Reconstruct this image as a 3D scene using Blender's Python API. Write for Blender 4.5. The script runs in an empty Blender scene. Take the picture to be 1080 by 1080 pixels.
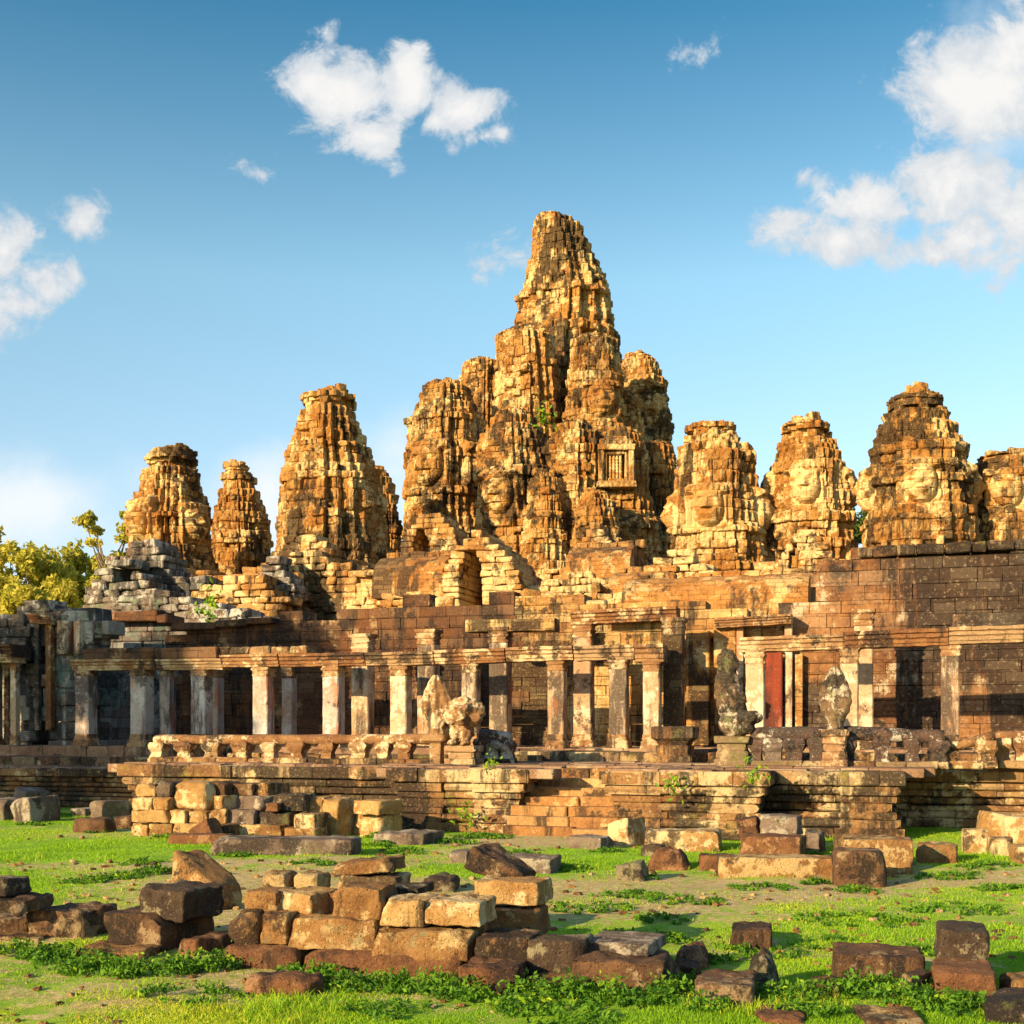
import bpy, math, random
import numpy as np
from mathutils import Vector, Matrix, noise as mnoise

R = math.radians
scene = bpy.context.scene
COL = scene.collection

# ------------------------------------------------------------------ camera
F, HOR, HC = 1345.0, 770.0, 2.4            # focal length in photo pixels, horizon row, eye height
cam = bpy.data.cameras.new("camera")
cam.sensor_width = 36.0
cam.lens = 36.0 * F / 1080.0
cam.shift_y = (HOR - 540.0) / 1080.0
cam.clip_start = 0.1
cam.clip_end = 4000.0
camo = bpy.data.objects.new("camera", cam)
camo.location = (0, 0, HC)
camo.rotation_euler = (R(90), 0, 0)
COL.objects.link(camo)
scene.camera = camo

# ------------------------------------------------------------------ light
SUN_AZ, SUN_EL = 45.0, 17.0                # degrees left of straight behind the camera, elevation
S = Vector((-math.sin(R(SUN_AZ)) * math.cos(R(SUN_EL)), -math.cos(R(SUN_AZ)) * math.cos(R(SUN_EL)), math.sin(R(SUN_EL))))
sun = bpy.data.lights.new("sun", "SUN")
sun.energy = 5.0
sun.angle = R(0.5)
sun.color = (1.0, 0.745, 0.42)
suno = bpy.data.objects.new("sun", sun)
suno.rotation_euler = S.to_track_quat("Z", "Y").to_euler()
suno.location = (-40, -60, 40)
COL.objects.link(suno)

scene.view_settings.view_transform = "Standard"
scene.view_settings.look = "None"
scene.view_settings.exposure = 1.08
scene.view_settings.gamma = 1.0
scene.render.engine = "CYCLES"
scene.cycles.use_denoising = True
scene.cycles.max_bounces = 5
scene.cycles.diffuse_bounces = 3
scene.cycles.transparent_max_bounces = 4

world = bpy.data.worlds.new("World")
scene.world = world
world.use_nodes = True


class NT:
    """small helper to write node graphs"""
    def __init__(self, tree):
        self.t = tree
        self.n = tree.nodes
        self.l = tree.links

    def new(self, typ, **kw):
        nd = self.n.new(typ)
        for k, v in kw.items():
            setattr(nd, k, v)
        return nd

    def put(self, sock, v):
        if isinstance(v, bpy.types.NodeSocket):
            self.l.new(v, sock)
        elif v is not None:
            if hasattr(sock.default_value, "__len__") and not hasattr(v, "__len__"):
                v = (v,) * len(sock.default_value)
            if hasattr(v, "__len__") and hasattr(sock.default_value, "__len__") and len(v) == 3 and len(sock.default_value) == 4:
                v = tuple(v) + (1.0,)
            sock.default_value = v

    def math(self, op, a, b=None, c=None, clamp=False):
        nd = self.new("ShaderNodeMath", operation=op, use_clamp=clamp)
        self.put(nd.inputs[0], a)
        if b is not None:
            self.put(nd.inputs[1], b)
        if c is not None:
            self.put(nd.inputs[2], c)
        return nd.outputs[0]

    def ss(self, v, lo, hi, a=0.0, b=1.0):
        nd = self.new("ShaderNodeMapRange", interpolation_type="SMOOTHSTEP")
        self.put(nd.inputs["Value"], v)
        self.put(nd.inputs["From Min"], lo)
        self.put(nd.inputs["From Max"], hi)
        self.put(nd.inputs["To Min"], a)
        self.put(nd.inputs["To Max"], b)
        return nd.outputs[0]

    def noise(self, vec, scale, detail=6, rough=0.6, w=None, dist=0.0):
        nd = self.new("ShaderNodeTexNoise")
        self.put(nd.inputs["Vector"], vec)
        nd.inputs["Scale"].default_value = scale
        nd.inputs["Detail"].default_value = detail
        nd.inputs["Roughness"].default_value = rough
        nd.inputs["Distortion"].default_value = dist
        return nd.outputs[0]

    def mix(self, f, a, b, blend="MIX"):
        nd = self.new("ShaderNodeMix", data_type="RGBA", blend_type=blend)
        self.put(nd.inputs[0], f)
        self.put(nd.inputs[6], a)
        self.put(nd.inputs[7], b)
        return nd.outputs[2]

    def vmul(self, v, m):
        nd = self.new("ShaderNodeVectorMath", operation="MULTIPLY")
        self.put(nd.inputs[0], v)
        nd.inputs[1].default_value = m
        return nd.outputs[0]

    def vadd(self, v, m):
        nd = self.new("ShaderNodeVectorMath", operation="ADD")
        self.put(nd.inputs[0], v)
        self.put(nd.inputs[1], m)
        return nd.outputs[0]

    def xyz(self, v):
        nd = self.new("ShaderNodeSeparateXYZ")
        self.put(nd.inputs[0], v)
        return nd.outputs

    def comb(self, x, y, z):
        nd = self.new("ShaderNodeCombineXYZ")
        for i, v in enumerate((x, y, z)):
            self.put(nd.inputs[i], v)
        return nd.outputs[0]


# sky: Nishita, with cumulus clouds written on the directions of the sky
w = NT(world.node_tree)
for nd in list(w.n):
    w.n.remove(nd)
sky = w.new("ShaderNodeTexSky", sky_type="NISHITA")
sky.sun_disc = False
sky.sun_elevation = R(SUN_EL)
sky.sun_rotation = R(180.0 + SUN_AZ)
sky.air_density = 1.0
sky.dust_density = 0.35
sky.ozone_density = 2.6
sky.altitude = 0
SKY_STRENGTH = 0.122
tc = w.new("ShaderNodeTexCoord")
sx, sy, sz = w.xyz(tc.outputs["Generated"])
syc = w.math("MAXIMUM", sy, 0.02)
P0 = w.comb(w.math("DIVIDE", sx, syc), w.math("DIVIDE", sz, syc), 0.0)
wn = w.new("ShaderNodeTexNoise")
w.put(wn.inputs["Vector"], P0)
wn.inputs["Scale"].default_value = 9.0
wn.inputs["Detail"].default_value = 3.0
wob = w.vmul(w.vadd(wn.outputs["Color"], (-0.5, -0.5, -0.5)), (0.07, 0.05, 0.0))
P1 = w.vadd(P0, wob)
px_, py_, _ = w.xyz(P1)
nA = w.noise(P0, 19.0, 14, 0.66, dist=0.35)
nB = w.noise(w.vadd(P0, (3.1, 1.7, 0.0)), 5.0, 8, 0.6)
#         cx    cy   rx   ry  strength
CLOUDS = [(352, 92, 84, 62, 1.0), (424, 92, 40, 52, 1.0), (318, 84, 50, 48, 1.0), (394, 140, 52, 38, 1.0),
          (482, 120, 50, 36, 1.0), (505, 152, 34, 20, 0.75), (456, 128, 24, 22, 0.9),
          (276, 175, 20, 15, 0.3), (341, 26, 26, 12, 0.3),
          (2, 264, 44, 52, 1.0), (36, 300, 44, 46, 0.7), (4, 320, 60, 52, 0.7), (80, 230, 28, 26, 0.5),
          (1048, 96, 110, 96, 1.0), (1075, 50, 80, 70, 0.9), (1010, 190, 110, 54, 1.0), (905, 205, 72, 36, 0.95), (868, 246, 72, 42, 1.0),
          (1010, 255, 92, 34, 0.95), (1075, 235, 60, 60, 0.9), (845, 182, 30, 22, 0.5), (1060, 25, 36, 22, 0.5),
          (742, 52, 44, 20, 0.2), (545, 272, 36, 18, 0.25)]
SOFT = [(40, 530, 220, 80, 0.95), (1060, 150, 110, 170, 0.5), (285, 520, 60, 90, 0.75), (120, 560, 120, 50, 0.5), (420, 520, 60, 80, 0.35)]


def cloud_field(lst):
    acc = None
    for cx, cy, rx, ry, st in lst:
        a = w.math("MULTIPLY", w.math("SUBTRACT", px_, (cx - 540.0) / F), F / rx)
        b = w.math("MULTIPLY", w.math("SUBTRACT", py_, (HOR - cy) / F), F / ry)
        d = w.math("SQRT", w.math("ADD", w.math("MULTIPLY", a, a), w.math("MULTIPLY", b, b)))
        m = w.math("MULTIPLY", w.math("SUBTRACT", 1.0, d), st)
        acc = m if acc is None else w.math("MAXIMUM", acc, m)
    return acc


front = w.math("GREATER_THAN", sy, 0.05)
f1 = w.math("ADD", cloud_field(CLOUDS), w.math("MULTIPLY", w.math("SUBTRACT", nA, 0.47), 2.6))
d1 = w.math("MULTIPLY", w.ss(f1, 0.10, 0.62), front)
f2 = w.math("ADD", cloud_field(SOFT), w.math("MULTIPLY", w.math("SUBTRACT", nB, 0.5), 2.0))
d2 = w.math("MULTIPLY", w.ss(f2, 0.0, 0.85, 0.0, 0.85), front)
ccol = w.mix(w.ss(w.math("ADD", f1, w.math("MULTIPLY", w.math("SUBTRACT", w.noise(w.vadd(P0, (0.02, -0.02, 0.0)), 24.0, 8, 0.6), 0.5), 1.6)), 0.2, 1.3), (2.55, 2.78, 3.0), (3.7, 3.64, 3.55))
rmp = w.new("ShaderNodeValToRGB")
w.put(rmp.inputs[0], sz)
e = rmp.color_ramp.elements
e[0].position, e[0].color = 0.12, (1.02, 0.86, 0.80, 1)
e[1].position, e[1].color = 0.50, (0.24, 0.60, 0.62, 1)
k = e.new(0.68); k.color = (1.05, 1.0, 0.95, 1)
k = e.new(0.33); k.color = (0.97, 1.05, 0.86, 1)
skyc = w.mix(1.0, sky.outputs[0], rmp.outputs[0], "MULTIPLY")
c1 = w.mix(d2, skyc, (3.85, 3.92, 3.95))
c2 = w.mix(d1, c1, ccol)
bg = w.new("ShaderNodeBackground")
w.put(bg.inputs[0], c2)
bg.inputs[1].default_value = SKY_STRENGTH
wo = w.new("ShaderNodeOutputWorld")
w.l.new(bg.outputs[0], wo.inputs[0])

# ------------------------------------------------------------------ numbers and meshes
rng = np.random.default_rng(7)


def X(px, Y):
    return (px - 540.0) * Y / F


def Z(py, Y):
    return HC + (HOR - py) * Y / F


def h3(ix, iy, iz, seed=0):
    x = (np.asarray(ix).astype(np.int64) * 374761393 + np.asarray(iy).astype(np.int64) * 668265263
         + np.asarray(iz).astype(np.int64) * 2147483647 + seed * 144269504088) & 0xFFFFFFFF
    x = ((x ^ (x >> 13)) * 1274126177) & 0xFFFFFFFF
    x = ((x ^ (x >> 16)) * 2246822519) & 0xFFFFFFFF
    x = x ^ (x >> 15)
    return (x & 0xFFFFFF) / float(0xFFFFFF)


def vnoise(x, y, z, seed=0):
    x, y, z = np.broadcast_arrays(np.asarray(x, float), np.asarray(y, float), np.asarray(z, float))
    ix, iy, iz = np.floor(x), np.floor(y), np.floor(z)
    fx, fy, fz = x - ix, y - iy, z - iz
    fx = fx * fx * (3 - 2 * fx); fy = fy * fy * (3 - 2 * fy); fz = fz * fz * (3 - 2 * fz)
    r = 0
    for a in (0, 1):
        for b in (0, 1):
            for c in (0, 1):
                r = r + h3(ix + a, iy + b, iz + c, seed) * (fx if a else 1 - fx) * (fy if b else 1 - fy) * (fz if c else 1 - fz)
    return r * 2 - 1


def fbm(x, y, z, seed=0, oct=4):
    s, a, t = 0, 1.0, 0
    for i in range(oct):
        s = s + a * vnoise(x * 2 ** i, y * 2 ** i, z * 2 ** i, seed + i)
        t += a
        a *= 0.5
    return s / t


def lump(x, y):
    """how bare (earthy) the lawn is, 0..1"""
    return np.clip(0.5 + 0.9 * fbm(x * 0.16, y * 0.30, 0.0 * x, 11, 4), 0, 1)


def gh(x, y):
    """height of the ground"""
    x = np.asarray(x, float); y = np.asarray(y, float)
    n = 0.07 * vnoise(x * 0.22, y * 0.22, 0 * x, 3) + 0.035 * vnoise(x * 0.9, y * 0.9, 0 * x, 4)
    return n * np.clip((30.0 - y) / 6.0, 0.25, 1.0)


def raw(name, V, faces, mat, tone=None, smooth=False):
    """mesh data from vertices and a list of index arrays (each (n,k))"""
    V = np.asarray(V, float)
    if not isinstance(faces, (list, tuple)):
        faces = [faces]
    faces = [np.asarray(f, np.int32) for f in faces if len(f)]
    me = bpy.data.meshes.new(name)
    me.vertices.add(len(V))
    me.vertices.foreach_set("co", V.ravel())
    li = np.concatenate([f.ravel() for f in faces])
    sizes = np.concatenate([np.full(len(f), f.shape[1], np.int32) for f in faces])
    starts = np.concatenate([[0], np.cumsum(sizes)[:-1]]).astype(np.int32)
    me.loops.add(len(li))
    me.loops.foreach_set("vertex_index", li)
    me.polygons.add(len(sizes))
    me.polygons.foreach_set("loop_start", starts)
    me.polygons.foreach_set("loop_total", sizes)
    me.polygons.foreach_set("use_smooth", np.full(len(sizes), bool(smooth)))
    if tone is None:
        tone = np.full(len(sizes), 0.5)
    if True:
        at = me.attributes.new("tone", "FLOAT", "FACE")
        at.data.foreach_set("value", np.asarray(tone, np.float32))
    me.materials.append(mat)
    me.update(calc_edges=True)
    me.validate()
    return me


def link(name, data, parent=None, loc=(0, 0, 0), rot=0.0):
    o = bpy.data.objects.new(name, data)
    o.location = loc
    o.rotation_euler = (0, 0, rot)
    o.parent = parent
    COL.objects.link(o)
    return o


LABELS = {}


def tag(o, label, cat, group=None, kind="thing"):
    o["label"] = label
    o["category"] = cat
    o["kind"] = kind
    if group:
        o["group"] = group
    n = len(label.split())
    if not 4 <= n <= 16:
        print("LABEL LENGTH", n, label)
    if label in LABELS:
        print("LABEL TWICE", label)
    LABELS[label] = 1
    return o


def structure(o):
    o["kind"] = "structure"
    return o


# frame of the temple: u runs right along its front, v runs into it
YAW = -17.0
OX, OY = X(600, 28.8), 28.8
UX, UY = math.cos(R(YAW)), math.sin(R(YAW))
VX, VY = -UY, UX


def at(px, v):
    """u and distance Y where the view column px meets the temple plane v"""
    k = (px - 540.0) / F
    u = (k * (OY + v * VY) - OX - v * VX) / (UX - k * UY)
    return u, OY + u * UY + v * VY


def uvof(x, y):
    return ((x - OX) * UX + (y - OY) * UY, (x - OX) * VX + (y - OY) * VY)


def xyof(u, v):
    return (OX + u * UX + v * VX, OY + u * UY + v * VY)


class Thing:
    """an Empty at the base of a temple thing; children take temple coordinates (u, v, z)"""
    def __init__(self, name, label, cat, u=0.0, v=0.0, z=0.0, group=None):
        x, y = xyof(u, v)
        self.o = link(name, None, None, (x, y, z), R(YAW))
        self.off = np.array([u, v, z])
        tag(self.o, label, cat, group)

    def part(self, name, V, faces, mat, tone=None, smooth=False, parent=None):
        return link(name, raw(name, np.asarray(V, float) - self.off, faces, mat, tone, smooth), parent or self.o)


def world_thing(name, label, cat, loc, group=None):
    o = link(name, None, None, loc)
    tag(o, label, cat, group)
    return o


# ------------------------------------------------------------------ chamfered stone blocks, many in one mesh
_c = np.array([(a, b, c) for a in (-1, 1) for b in (-1, 1) for c in (-1, 1)], float)


def _template():
    idx = lambda s, a: int(((s[0] > 0) * 4 + (s[1] > 0) * 2 + (s[2] > 0)) * 3 + a)
    quads, tris = [], []
    for a in range(3):
        b, c = (a + 1) % 3, (a + 2) % 3
        for sa in (-1, 1):
            q = []
            for sb, sc in ((-1, -1), (1, -1), (1, 1), (-1, 1)):
                s = [0, 0, 0]; s[a], s[b], s[c] = sa, sb, sc
                q.append(idx(s, a))
            quads.append(q if sa > 0 else q[::-1])
    for a in range(3):
        b, c = (a + 1) % 3, (a + 2) % 3
        for sb in (-1, 1):
            for sc in (-1, 1):
                lo = [0, 0, 0]; hi = [0, 0, 0]
                lo[a], lo[b], lo[c] = -1, sb, sc
                hi[a], hi[b], hi[c] = 1, sb, sc
                q = [idx(lo, b), idx(hi, b), idx(hi, c), idx(lo, c)]
                quads.append(q if sb * sc < 0 else q[::-1])
    for s in _c:
        t = [idx(s, 0), idx(s, 1), idx(s, 2)]
        tris.append(t if s[0] * s[1] * s[2] > 0 else t[::-1])
    return np.array(quads), np.array(tris)


TQ, TT = _template()


class Blocks:
    def __init__(self, seed=1):
        self.c, self.s, self.r, self.ch, self.t = [], [], [], [], []
        self.rg = np.random.default_rng(seed)

    def add(self, c, s, rot=0.0, ch=None, tone=None):
        self.c.append(c); self.s.append(s); self.r.append(rot)
        self.ch.append(min(s) * 0.10 if ch is None else ch)
        self.t.append(self.rg.random() if tone is None else tone)

    def arrays(self, rough=0.02):
        n = len(self.c)
        c = np.array(self.c, float); h = np.array(self.s, float) / 2; ch = np.array(self.ch, float)
        ch = np.minimum(ch, h.min(1) * 0.8)
        cor = np.repeat(_c[None], n, 0)                                   # n,8,3
        p = np.repeat((cor * h[:, None])[:, :, None, :], 3, 2)            # n,8,3verts,3
        for a in range(3):
            for b in range(3):
                if a != b:
                    p[:, :, a, b] -= cor[:, :, b] * ch[:, None]
        p += (self.rg.random((n, 8, 1, 3)) - 0.5) * 2 * rough + (self.rg.random((n, 8, 3, 3)) - 0.5) * rough * 0.7
        p = p.reshape(n, 24, 3)
        r = np.array(self.r, float)
        cs, sn = np.cos(r)[:, None], np.sin(r)[:, None]
        x = p[:, :, 0] * cs - p[:, :, 1] * sn
        y = p[:, :, 0] * sn + p[:, :, 1] * cs
        p[:, :, 0], p[:, :, 1] = x, y
        p += c[:, None]
        o = (np.arange(n) * 24)[:, None, None]
        q = (TQ[None] + o).reshape(-1, 4)
        t = (TT[None] + o).reshape(-1, 3)
        tone = np.concatenate([np.repeat(self.t, len(TQ)), np.repeat(self.t, len(TT))])
        return p.reshape(-1, 3), [q, t], tone


def join(*arrs):
    """several (V, faces, tone) into one"""
    V, Fs, T, o = [], {}, {}, 0
    for v, f, t in arrs:
        f = f if isinstance(f, (list, tuple)) else [f]
        k0 = 0
        t = np.asarray(t) if t is not None else np.full(sum(len(a) for a in f), 0.5)
        for a in f:
            a = np.asarray(a)
            Fs.setdefault(a.shape[1], []).append(a + o)
            T.setdefault(a.shape[1], []).append(t[k0:k0 + len(a)])
            k0 += len(a)
        V.append(np.asarray(v, float))
        o += len(v)
    ks = sorted(Fs)
    return np.concatenate(V), [np.concatenate(Fs[k]) for k in ks], np.concatenate([np.concatenate(T[k]) for k in ks])
# ------------------------------------------------------------------ materials
def new_mat(name):
    m = bpy.data.materials.new(name)
    m.use_nodes = True
    g = NT(m.node_tree)
    for nd in list(g.n):
        g.n.remove(nd)
    out = g.new("ShaderNodeOutputMaterial")
    b = g.new("ShaderNodeBsdfPrincipled")
    g.l.new(b.outputs[0], out.inputs[0])
    b.inputs["Specular IOR Level"].default_value = 0.25
    return m, g, b


def stone(name, base, second, pale, dark, pale_amt=0.3, dark_amt=0.2, streak=0.2, scale=1.0,
          brick=None, tone=0.5, bump=0.6, green=0.0, red=0.0, rough=0.92, local=False, greencol=(0.16, 0.19, 0.11), pit=0.5, carve=0.0):
    """weathered sandstone: two tones of stone, lichen blots, black algae streaks, courses of blocks, pitted surface.
    pale_amt, dark_amt, streak, green, red: roughly the share of the surface that each covers"""
    m, g, b = new_mat(name)
    geo = g.new("ShaderNodeNewGeometry")
    if local:
        t = g.new("ShaderNodeTexCoord")
        oi = g.new("ShaderNodeObjectInfo")
        off = g.vmul(g.comb(oi.outputs["Random"], oi.outputs["Random"], oi.outputs["Random"]), (37.0, 91.0, 53.0))
        P = g.vadd(t.outputs["Object"], off)
    else:
        P = geo.outputs["Position"]
    cov = lambda n, c, sft=0.03, hi=1.0: g.ss(n, 0.5 + 0.27 * (0.5 - c) - sft, 0.5 + 0.27 * (0.5 - c) + sft, 0.0, hi)
    n1 = g.noise(P, 0.9 * scale, 8, 0.68)
    col = g.mix(g.ss(n1, 0.42, 0.58), base, second)
    # block to block tone
    at_ = g.new("ShaderNodeAttribute", attribute_name="tone")
    col = g.mix(g.math("MULTIPLY", g.ss(at_.outputs["Fac"], 0.55, 1.0), tone * 0.75), col, pale)
    col = g.mix(g.math("MULTIPLY", g.ss(at_.outputs["Fac"], 0.5, 0.0), tone * 0.7), col, second)
    # lichen
    n2 = g.noise(P, 2.4 * scale, 10, 0.74)
    n2b = g.noise(g.vadd(P, (5.2, 1.3, 8.8)), 0.6 * scale, 4, 0.5)
    lich = cov(g.math("ADD", n2, g.math("MULTIPLY", g.math("SUBTRACT", n2b, 0.5), 0.8)), pale_amt, 0.035)
    col = g.mix(g.math("MULTIPLY", lich, 0.88), col, pale)
    # black algae: blots and streaks that run down
    n3 = g.noise(g.vadd(P, (9.1, 4.4, 2.2)), 1.2 * scale, 10, 0.72)
    n3b = g.noise(g.vadd(P, (2.1, 9.3, 4.8)), 0.28 * scale, 3, 0.5)
    dk = cov(g.math("ADD", n3, g.math("MULTIPLY", g.math("SUBTRACT", n3b, 0.5), 0.6)), dark_amt, 0.035)
    sP = g.vmul(P, (1.0, 1.0, 0.13))
    n4 = g.noise(g.vadd(sP, (3.3, 7.7, 0.0)), 1.7 * scale, 9, 0.70)
    n4b = g.noise(g.vmul(P, (1.0, 1.0, 0.6)), 0.30 * scale, 3, 0.5)
    st = cov(g.math("ADD", n4, g.math("MULTIPLY", g.math("SUBTRACT", n4b, 0.5), 0.8)), streak, 0.05)
    col = g.mix(g.math("MULTIPLY", g.math("MAXIMUM", dk, st), 0.90), col, dark)
    if green > 0:
        n5 = g.noise(g.vadd(P, (1.9, 13.4, 6.2)), 1.1 * scale, 8, 0.7)
        col = g.mix(g.math("MULTIPLY", cov(n5, green, 0.05), 0.75), col, greencol)
    if red > 0:
        n6 = g.noise(g.vadd(g.vmul(P, (1, 1, 0.35)), (21.9, 3.4, 6.2)), 1.6 * scale, 6, 0.6)
        col = g.mix(g.math("MULTIPLY", cov(n6, red, 0.05), 0.7), col, (0.42, 0.13, 0.045))
    # fine speckle
    n7 = g.noise(P, 16.0 * scale, 5, 0.75)
    col = g.mix(g.ss(n7, 0.54, 0.68, 0.0, 0.7), col, g.mix(0.55, col, pale))
    col = g.mix(g.ss(n7, 0.46, 0.34, 0.0, 0.8), col, g.mix(0.3, dark, col))
    hgt = g.math("ADD", g.math("MULTIPLY", g.noise(P, 5.0 * scale, 8, 0.7), 0.7), g.math("MULTIPLY", g.noise(P, 28.0 * scale, 4, 0.7), 0.35))
    vo = g.new("ShaderNodeTexVoronoi", feature="F1")
    g.put(vo.inputs["Vector"], P)
    vo.inputs["Scale"].default_value = 11.0 * scale
    pits = g.ss(vo.outputs["Distance"], 0.10, 0.30)
    hgt = g.math("ADD", hgt, g.math("MULTIPLY", pits, 0.18 * pit))
    if carve > 0:                                       # weathered carving: leaf and lotus work worn to knobs
        vc = g.new("ShaderNodeTexVoronoi", feature="SMOOTH_F1")
        g.put(vc.inputs["Vector"], g.vadd(P, g.vmul(g.comb(n1, n2, n3), (0.5, 0.5, 0.5))))
        vc.inputs["Scale"].default_value = 3.6
        vc.inputs["Smoothness"].default_value = 0.25
        hgt = g.math("SUBTRACT", hgt, g.math("MULTIPLY", vc.outputs["Distance"], 1.6 * carve))
    if brick:
        bw, bh = brick
        nx, ny, nz = g.xyz(geo.outputs["Normal"])
        x, y, z = g.xyz(P)
        # along the front of the temple, or across it on faces turned sideways
        u = g.math("ADD", g.math("MULTIPLY", x, UX), g.math("MULTIPLY", y, UY))
        v = g.math("ADD", g.math("MULTIPLY", x, VX), g.math("MULTIPLY", y, VY))
        side = g.math("GREATER_THAN", g.math("ABSOLUTE", g.math("ADD", g.math("MULTIPLY", nx, UX), g.math("MULTIPLY", ny, UY))), 0.7)
        al = g.math("ADD", g.math("MULTIPLY", u, g.math("SUBTRACT", 1.0, side)), g.math("MULTIPLY", v, side))
        wb = g.noise(P, 1.4, 3, 0.5)
        al = g.math("ADD", al, g.math("MULTIPLY", wb, 0.10))
        zz = g.math("ADD", z, g.math("MULTIPLY", g.noise(g.vadd(P, (8, 8, 8)), 1.1, 3, 0.5), 0.10))
        br = g.new("ShaderNodeTexBrick")
        g.put(br.inputs["Vector"], g.comb(al, zz, 0.0))
        br.inputs["Color1"].default_value = (0, 0, 0, 1)
        br.inputs["Color2"].default_value = (1, 1, 1, 1)
        br.inputs["Mortar"].default_value = (0.5, 0.5, 0.5, 1)
        br.inputs["Scale"].default_value = 1.0
        br.inputs["Mortar Size"].default_value = 0.014
        br.inputs["Mortar Smooth"].default_value = 0.35
        br.inputs["Brick Width"].default_value = bw
        br.inputs["Row Height"].default_value = bh
        bc = g.xyz(br.outputs["Color"])[0]
        col = g.mix(g.ss(bc, 0.5, 1.0, 0.0, 0.35 * tone), col, pale)
        col = g.mix(g.ss(bc, 0.5, 0.0, 0.0, 0.35 * tone), col, dark)
        gap = g.math("MULTIPLY", br.outputs["Fac"], g.ss(g.noise(P, 2.3, 3, 0.6), 0.38, 0.58))
        col = g.mix(g.math("MULTIPLY", gap, 0.5), col, g.mix(0.6, col, dark))
        hgt = g.math("SUBTRACT", hgt, g.math("MULTIPLY", gap, 0.7))
    bp = g.new("ShaderNodeBump")
    bp.inputs["Strength"].default_value = bump
    bp.inputs["Distance"].default_value = 0.09 / scale ** 0.5
    g.put(bp.inputs["Height"], hgt)
    g.l.new(bp.outputs[0], b.inputs["Normal"])
    g.put(b.inputs["Base Color"], col)
    b.inputs["Roughness"].default_value = rough
    return m


DARK = (0.030, 0.022, 0.017)
M = {}
M["tower"] = stone("gold sandstone", (0.40, 0.200, 0.048), (0.27, 0.108, 0.020), (0.63, 0.455, 0.195), (0.040, 0.024, 0.011), 0.32, 0.22, 0.20, 0.8, None, 0.30, 1.0, carve=0.9)
M["tower_face"] = stone("paler carved sandstone", (0.42, 0.22, 0.058), (0.30, 0.13, 0.026), (0.63, 0.465, 0.21), (0.05, 0.03, 0.014), 0.40, 0.04, 0.04, 0.8, None, 0.35, 0.8)
M["tier"] = stone("gold sandstone courses", (0.42, 0.22, 0.062), (0.29, 0.125, 0.030), (0.65, 0.475, 0.22), (0.042, 0.025, 0.013), 0.46, 0.13, 0.14, 0.8, None, 0.5, 0.9, carve=0.5)
M["roof"] = stone("orange vault sandstone", (0.40, 0.185, 0.045), (0.29, 0.118, 0.025), (0.56, 0.38, 0.16), (0.05, 0.028, 0.015), 0.18, 0.10, 0.14, 0.9, (0.5, 0.20), 0.4, 0.8)
M["grey"] = stone("grey lichened sandstone", (0.19, 0.155, 0.12), (0.13, 0.085, 0.058), (0.44, 0.42, 0.36), (0.028, 0.024, 0.021), 0.34, 0.24, 0.18, 0.9, None, 0.5, 0.9, green=0.18, greencol=(0.17, 0.20, 0.13))
M["greywall"] = stone("grey streaked sandstone wall", (0.19, 0.165, 0.145), (0.13, 0.095, 0.075), (0.42, 0.42, 0.38), (0.026, 0.024, 0.022), 0.28, 0.20, 0.36, 0.8, (1.1, 0.42), 0.4, 0.7, green=0.22, greencol=(0.11, 0.18, 0.15))
M["wall"] = stone("brown wall sandstone", (0.28, 0.130, 0.045), (0.145, 0.062, 0.025), (0.46, 0.36, 0.23), (0.022, 0.016, 0.013), 0.15, 0.38, 0.62, 0.5, (1.0, 0.36), 0.22, 0.7)
M["wall_gold"] = stone("ochre wall sandstone", (0.42, 0.22, 0.062), (0.28, 0.128, 0.036), (0.60, 0.45, 0.20), (0.028, 0.018, 0.012), 0.28, 0.20, 0.32, 0.9, (0.6, 0.22), 0.45, 0.7)
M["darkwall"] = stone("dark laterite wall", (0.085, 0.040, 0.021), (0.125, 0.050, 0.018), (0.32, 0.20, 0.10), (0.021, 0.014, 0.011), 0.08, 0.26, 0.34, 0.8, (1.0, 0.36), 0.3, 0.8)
M["beam"] = stone("brown lintel sandstone", (0.25, 0.115, 0.040), (0.155, 0.062, 0.024), (0.56, 0.43, 0.24), (0.030, 0.019, 0.014), 0.24, 0.20, 0.08, 1.3, None, 0.5, 0.8)
M["pillar_shade"] = stone("shade-toned pillar sandstone", (0.44, 0.37, 0.31), (0.34, 0.25, 0.19), (0.52, 0.49, 0.44), (0.08, 0.06, 0.05), 0.25, 0.10, 0.26, 0.9, None, 0.3, 0.4, red=0.14, pit=0.2)  # left pillars: pale grey of their shade put into the stone colour
M["pillar"] = stone("pinkish pillar sandstone", (0.45, 0.315, 0.190), (0.34, 0.205, 0.110), (0.60, 0.50, 0.35), (0.06, 0.042, 0.030), 0.26, 0.12, 0.30, 0.9, None, 0.3, 0.4, red=0.16, pit=0.2)
M["capital"] = stone("carved capital sandstone", (0.33, 0.185, 0.08), (0.22, 0.105, 0.042), (0.56, 0.43, 0.25), (0.042, 0.027, 0.019), 0.30, 0.17, 0.08, 1.6, None, 0.3, 0.9)
M["plinth"] = stone("terrace sandstone", (0.265, 0.138, 0.050), (0.150, 0.070, 0.028), (0.52, 0.40, 0.21), (0.022, 0.016, 0.012), 0.20, 0.34, 0.36, 1.0, None, 0.55, 0.9, green=0.10, greencol=(0.20, 0.16, 0.03))
M["plinth_dark"] = stone("dark terrace sandstone", (0.15, 0.078, 0.034), (0.085, 0.041, 0.021), (0.42, 0.32, 0.18), (0.019, 0.014, 0.011), 0.18, 0.34, 0.32, 1.0, None, 0.5, 0.9, green=0.16, greencol=(0.13, 0.12, 0.035))
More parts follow.
